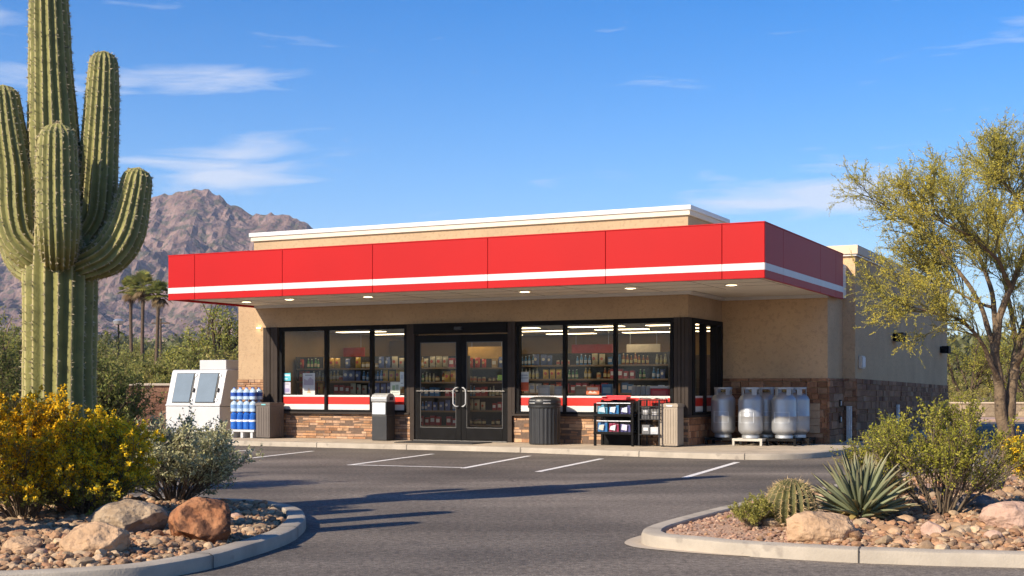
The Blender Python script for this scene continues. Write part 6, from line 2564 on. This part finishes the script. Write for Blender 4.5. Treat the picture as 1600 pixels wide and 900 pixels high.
def fill(where, u0, u1, v, levels, kinds, r_, gap=0.0):
    """goods of a few kinds on each shelf; every one an object"""
    global seedc
    for li, z in enumerate(levels):
        u = u0 + 0.1
        while u < u1 - 0.1:
            kd = kinds[li % len(kinds)] if r_.random() < 0.55 else ("bottle", "snack_bag", "carton", "jar")[int(r_.integers(0, 4))]
            ci = int(r_.integers(0, len(PALC[kd])))
            run = int(r_.integers(1, 5))
            for _ in range(run):
                if u > u1 - 0.1:
                    break
                lab = "%s on the %s shelf %s" % ({"bottle": "small coloured bottle", "snack_bag": "shiny snack bag", "carton": "printed carton", "jar": "short labelled jar"}[kd], ("lowest", "second", "third", "fourth", "top")[min(li + (5 - len(levels)), 4)] if len(levels) == 5 else ("bottom", "middle", "top")[li], where)
                grp = "%ss on one shelf %s" % (kd.replace("_", " "), where) + " " + str(li)
                loc = W(u, v + 0.09 + float(r_.uniform(0, 0.03)), 0.15 + z + 0.001)
                gk = (kd, ci)
                if gk not in fill.src:
                    t = proto(kd, lab, grp, *PALC[kd][ci], seedc)
                    seedc += 1
                    t.location = [float(x) for x in loc]
                    fill.src[gk] = t
                else:
                    copy_thing(fill.src[gk], loc, BA + float(r_.normal(0, 0.12)), lab, grp, scale=S * float(r_.uniform(0.78, 1.08)))
                u += UNIT[kd] * float(r_.uniform(1.0, 1.12))
            u += float(r_.choice([0.0, 0.01, 0.03, 0.12])) + gap


fill.src = {}
r_ = np.random.default_rng(31)
ZONES = (
    ("dark three tier shelving behind the windows left of the entrance", "behind the windows left of the entrance", 462, 636, 1.5, (0.95, 1.24, 1.53), 1.80, ("snack_bag", "bottle", "snack_bag")),
    ("dark five tier shelving seen through the left entrance door", "seen through the left entrance door", 640, 722, 1.95, (0.25, 0.58, 0.90, 1.22, 1.54), 1.80, ("carton", "bottle", "carton", "bottle", "snack_bag")),
    ("dark five tier shelving seen through the right entrance door", "seen through the right entrance door", 726, 800, 2.7, (0.25, 0.58, 0.90, 1.22, 1.54), 1.75, ("jar", "carton", "bottle", "jar", "snack_bag")),
    ("dark three tier shelving behind the windows right of the entrance", "behind the windows right of the entrance", 806, 1046, 2.4, (0.98, 1.28, 1.58), 1.84, ("carton", "bottle", "bottle")),
)
for lab, where, p0, p1, v, lev, h_, kinds in ZONES:
    u0, u1 = u_at(p0, v), u_at(p1, v)
    gondola(lab, u0, u1, v, lev, h_)
    fill(where, u0, u1, v, lev, kinds, r_)
# long signs hung under the ceiling
for k, (px, v, w_, c_, lab) in enumerate(((540, 3.6, 1.1, (0.45, 0.05, 0.03), "red banner hung from the ceiling behind the middle left pane"), (925, 4.0, 1.0, (0.50, 0.06, 0.05), "red banner hung from the ceiling behind the middle right pane"), (1005, 4.4, 0.8, (0.55, 0.50, 0.42), "cream banner hung from the ceiling behind the corner pane"),
                                          (760, 4.4, 1.0, (0.50, 0.30, 0.08), "ochre banner hung from the ceiling behind the right entrance door"), (480, 4.6, 0.9, (0.30, 0.10, 0.06), "dull red banner hung from the ceiling behind the leftmost pane"))):
    t = by_shop("hanging_banner", lab, "banner", u_at(px, v), v, 1.92)
    m = MB()
    m.box(-w_ / 2, w_ / 2, 0, 0.02, 0, 0.30)
    m.build("panel", plain("banner_%s" % "abcde"[k], c_, 0.6, var=0.15), t)
    for x in (-w_ * 0.4, w_ * 0.4):
        m = MB()
        m.tube([(x, 0.01, 0.3), (x, 0.01, 0.65)], 0.004, 5)
        m.build("cord", M['galv'], t)
# coolers along the back wall
for k, (u, lab) in enumerate(((-10.05, "tall black cooler cabinet at the back of the shop behind the leftmost pane"), (-7.6, "tall black cooler cabinet at the back of the shop next to the entrance doors' left"), (-5.15, "tall black cooler cabinet at the back of the shop straight behind the entrance"),
                              (-2.7, "tall black cooler cabinet at the back of the shop behind the barrel's window"), (-0.25, "tall black cooler cabinet at the back of the shop behind the corner windows"))):
    w_ = 2.4 if k < 4 else 2.0
    t = by_shop("cooler_cabinet", lab, "cooler", u, 6.3)
    m = MB()
    m.box(0, w_, 0, 0.6, 0, 1.98)
    m.build("cabinet", M['shelf'], t)
    for j in range(3):
        m = MB()
        m.box(0.05 + j * w_ / 3, w_ / 3 - 0.03 + j * w_ / 3, -0.03, -0.001, 0.2, 1.8)
        d_ = m.build("door", plain("cooler_door_%s" % "abcdefghijklmnop"[k * 3 + j], (0.05 + 0.04 * ((k + j) % 3), 0.07, 0.085), 0.15), t)
        m = MB()
        m.box(0.08 + j * w_ / 3, 0.11 + j * w_ / 3, -0.06, -0.031, 0.8, 1.3)
        m.build("handle", M['galv'], d_)

# counter and things at the right windows
t = by_shop("sales_counter", "low counter running inside the windows right of the entrance", "counter", -2.9, 0.45)
m = MB()
m.box(0, 2.7, 0, 0.45, 0, 0.86)
m.build("cabinet", M['shelf_tan'], t)
m = MB()
m.box(-0.03, 2.73, -0.03, 0.48, 0.861, 0.90)
m.build("top", M['shelf'], t, bevel=0.006)
CT = 0.15 + 0.902


def on_counter(name, label, cat, px, w_, d_, h_, c_, c2, dz=0.0, bev=0.006, v=0.55):
    t = by_shop(name, label, cat, u_at(px, v), v, CT + dz)
    m = MB()
    m.box(-w_ / 2, w_ / 2, 0, d_, 0, h_)
    m.build("body", plain(name + "_" + "_".join(label.split()[:3]).replace("-", "_"), c_, 0.5, var=0.12), t, bevel=bev)
    m = MB()
    m.box(-w_ * 0.38, w_ * 0.38, -0.004, -0.0005, h_ * 0.3, h_ * 0.75)
    m.build("label", plain("label_" + "_".join(label.split()[:3]), c2, 0.5, var=0.1), t)
    return t


on_counter("carton", "pale grey carton on the counter behind the black barrel", "carton", 850, 0.26, 0.22, 0.24, (0.46, 0.47, 0.45), (0.60, 0.60, 0.58))
on_counter("carton", "greyish carton on the counter beside the pale grey one", "carton", 872, 0.17, 0.2, 0.22, (0.32, 0.32, 0.29), (0.40, 0.40, 0.38))
on_counter("carton", "brown carton on the counter behind the orange card", "carton", 908, 0.28, 0.22, 0.22, (0.26, 0.17, 0.09), (0.34, 0.24, 0.14))
on_counter("carton", "blue packs in a carton beside the middle mullion", "carton", 948, 0.22, 0.22, 0.26, (0.04, 0.16, 0.30), (0.25, 0.40, 0.45))
cb_ = on_counter("cool_box", "red picnic cooler with a white lid standing inside the corner window", "cooler", 1030, 0.36, 0.26, 0.17, (0.55, 0.02, 0.03), (0.62, 0.10, 0.09), 0.0, 0.012, 0.50)
m = MB()
m.box(-0.19, 0.19, -0.01, 0.27, 0.172, 0.222)
ld = m.build("lid", M['white'], cb_, bevel=0.012)
m = MB()
m.box(-0.06, 0.06, 0.10, 0.15, 0.2225, 0.237)
m.build("grip", M['white_label'], ld, bevel=0.004)
for k in range(4):
    t = by_shop("grey_bag", ("grey quilted bag leaning first in a row of four by the cooler", "grey quilted bag leaning second in a row of four by the cooler", "grey quilted bag leaning third in a row of four by the cooler", "grey quilted bag leaning last in a row, touching the cooler")[k], "bag", u_at(990 + 7.5 * k, 0.5), 0.5, CT, 0.25, "grey bags inside the corner window")
    m = MB()
    m.prism([(0.0, 0.0), (0.02, 0.12), (0.06, 0.22), (0.14, 0.235), (0.16, 0.12), (0.14, 0.0)], -0.045, 0.045)
    m.build("bag", plain("grey_bag_cloth", (0.34, 0.34, 0.335), 0.6, var=0.2, scale=14), t, bevel=0.02)
    m = MB()
    m.box(-0.04, 0.04, -0.004, 0.0, 0.02, 0.05)
    m.build("strap", M['shelf'], t)

# posters and notices on the glass ------------------------------------------------
def poster(label, px0, px1, py0, py1, c_, marks=(), v=0.085, name="poster"):
    """a printed sheet taped inside the glass"""
    a, b = u_at(px0, v), u_at(px1, v)
    um = (a + b) / 2
    y = G0[1] + BS * um + BC * v
    z0, z1 = EYE - (py1 - 605) / F * y, EYE - (py0 - 605) / F * y
    t = by_shop(name, label, "poster", a, v, z0)
    w_, h_ = b - a, z1 - z0
    m = MB()
    m.box(0, w_, 0, 0.003, 0, h_)
    m.build("sheet", plain("sheet_" + "_".join(label.split()[:4]).replace("-", "_"), c_, 0.6, var=0.03), t)
    for i, (x0, x1, y0, y1, cm) in enumerate(marks):
        m = MB()
        if isinstance(x0, tuple):
            pts = x0
            m.add([(p * w_, -0.0015, q_ * h_) for p, q_ in pts], [tuple(range(len(pts)))])
        else:
            m.box(x0 * w_, x1 * w_, -0.002, -0.0004, y0 * h_, y1 * h_)
        m.build("print", plain("ink_%s_%s" % ("_".join(label.split()[:3]).replace("-", "_"), "abcdefgh"[i]), cm, 0.6, var=0.03), t)
    return t


GRY = (0.30, 0.30, 0.32)
poster("small square cyan notice on the leftmost pane", 443, 454, 583, 595, (0.10, 0.50, 0.62), ((0.1, 0.9, 0.62, 0.82, (0.75, 0.8, 0.8)), (0.1, 0.6, 0.2, 0.3, (0.75, 0.8, 0.8))))
poster("narrow lilac leaflet below the cyan notice", 443, 454, 597, 615, (0.60, 0.56, 0.68), ((0.15, 0.85, 0.12, 0.45, (0.35, 0.30, 0.50)), (0.2, 0.8, 0.8, 0.86, GRY)))
poster("tall white poster with a pale mountain picture", 473, 492, 583, 617, (0.72, 0.68, 0.68), (((((0.1, 0.45), (0.9, 0.45), (0.9, 0.68), (0.62, 0.82), (0.4, 0.66), (0.1, 0.74))), 0, 0, 0, (0.50, 0.40, 0.46)), (((0.35, 0.08), (0.68, 0.08), (0.5, 0.34)), 0, 0, 0, (0.62, 0.42, 0.28)), (0.2, 0.8, 0.88, 0.93, GRY)))
poster("white leaflet with green print beside the entrance", 610, 625, 597, 617, (0.70, 0.70, 0.64), ((0.2, 0.5, 0.35, 0.75, (0.30, 0.42, 0.25)), (0.55, 0.85, 0.4, 0.8, (0.35, 0.40, 0.32)), (0.15, 0.85, 0.15, 0.2, GRY)))
poster("narrow white sheet half hidden by the window mullion at the entrance", 625, 631, 581, 604, (0.70, 0.72, 0.72), ((0.2, 0.8, 0.2, 0.25, GRY), (0.2, 0.8, 0.5, 0.8, (0.5, 0.55, 0.6))))
poster("orange and white price card at the left edge of the right windows", 812, 826, 581, 611, (0.68, 0.66, 0.64), ((0.0, 1.0, 0.0, 0.46, (0.66, 0.10, 0.02)), (((0.3, 0.36), (0.75, 0.36), (0.62, 0.14), (0.42, 0.14)), 0, 0, 0, (0.75, 0.45, 0.35)), (0.1, 0.9, 0.8, 0.85, GRY), (0.1, 0.9, 0.66, 0.7, GRY)))
poster("small orange card with a white picture on the middle pane", 916, 936, 604, 616.5, (0.68, 0.16, 0.06), ((0.08, 0.92, 0.55, 0.9, (0.72, 0.62, 0.5)), (((0.15, 0.15), (0.85, 0.15), (0.65, 0.45), (0.5, 0.25), (0.3, 0.5)), 0, 0, 0, (0.75, 0.55, 0.45))))
poster("lime green sticker on the right entrance door", 777.5, 786, 586, 594, (0.45, 0.62, 0.06), ((0.2, 0.8, 0.55, 0.7, (0.25, 0.35, 0.05)), (0.2, 0.6, 0.3, 0.4, (0.25, 0.35, 0.05))), v=0.045)
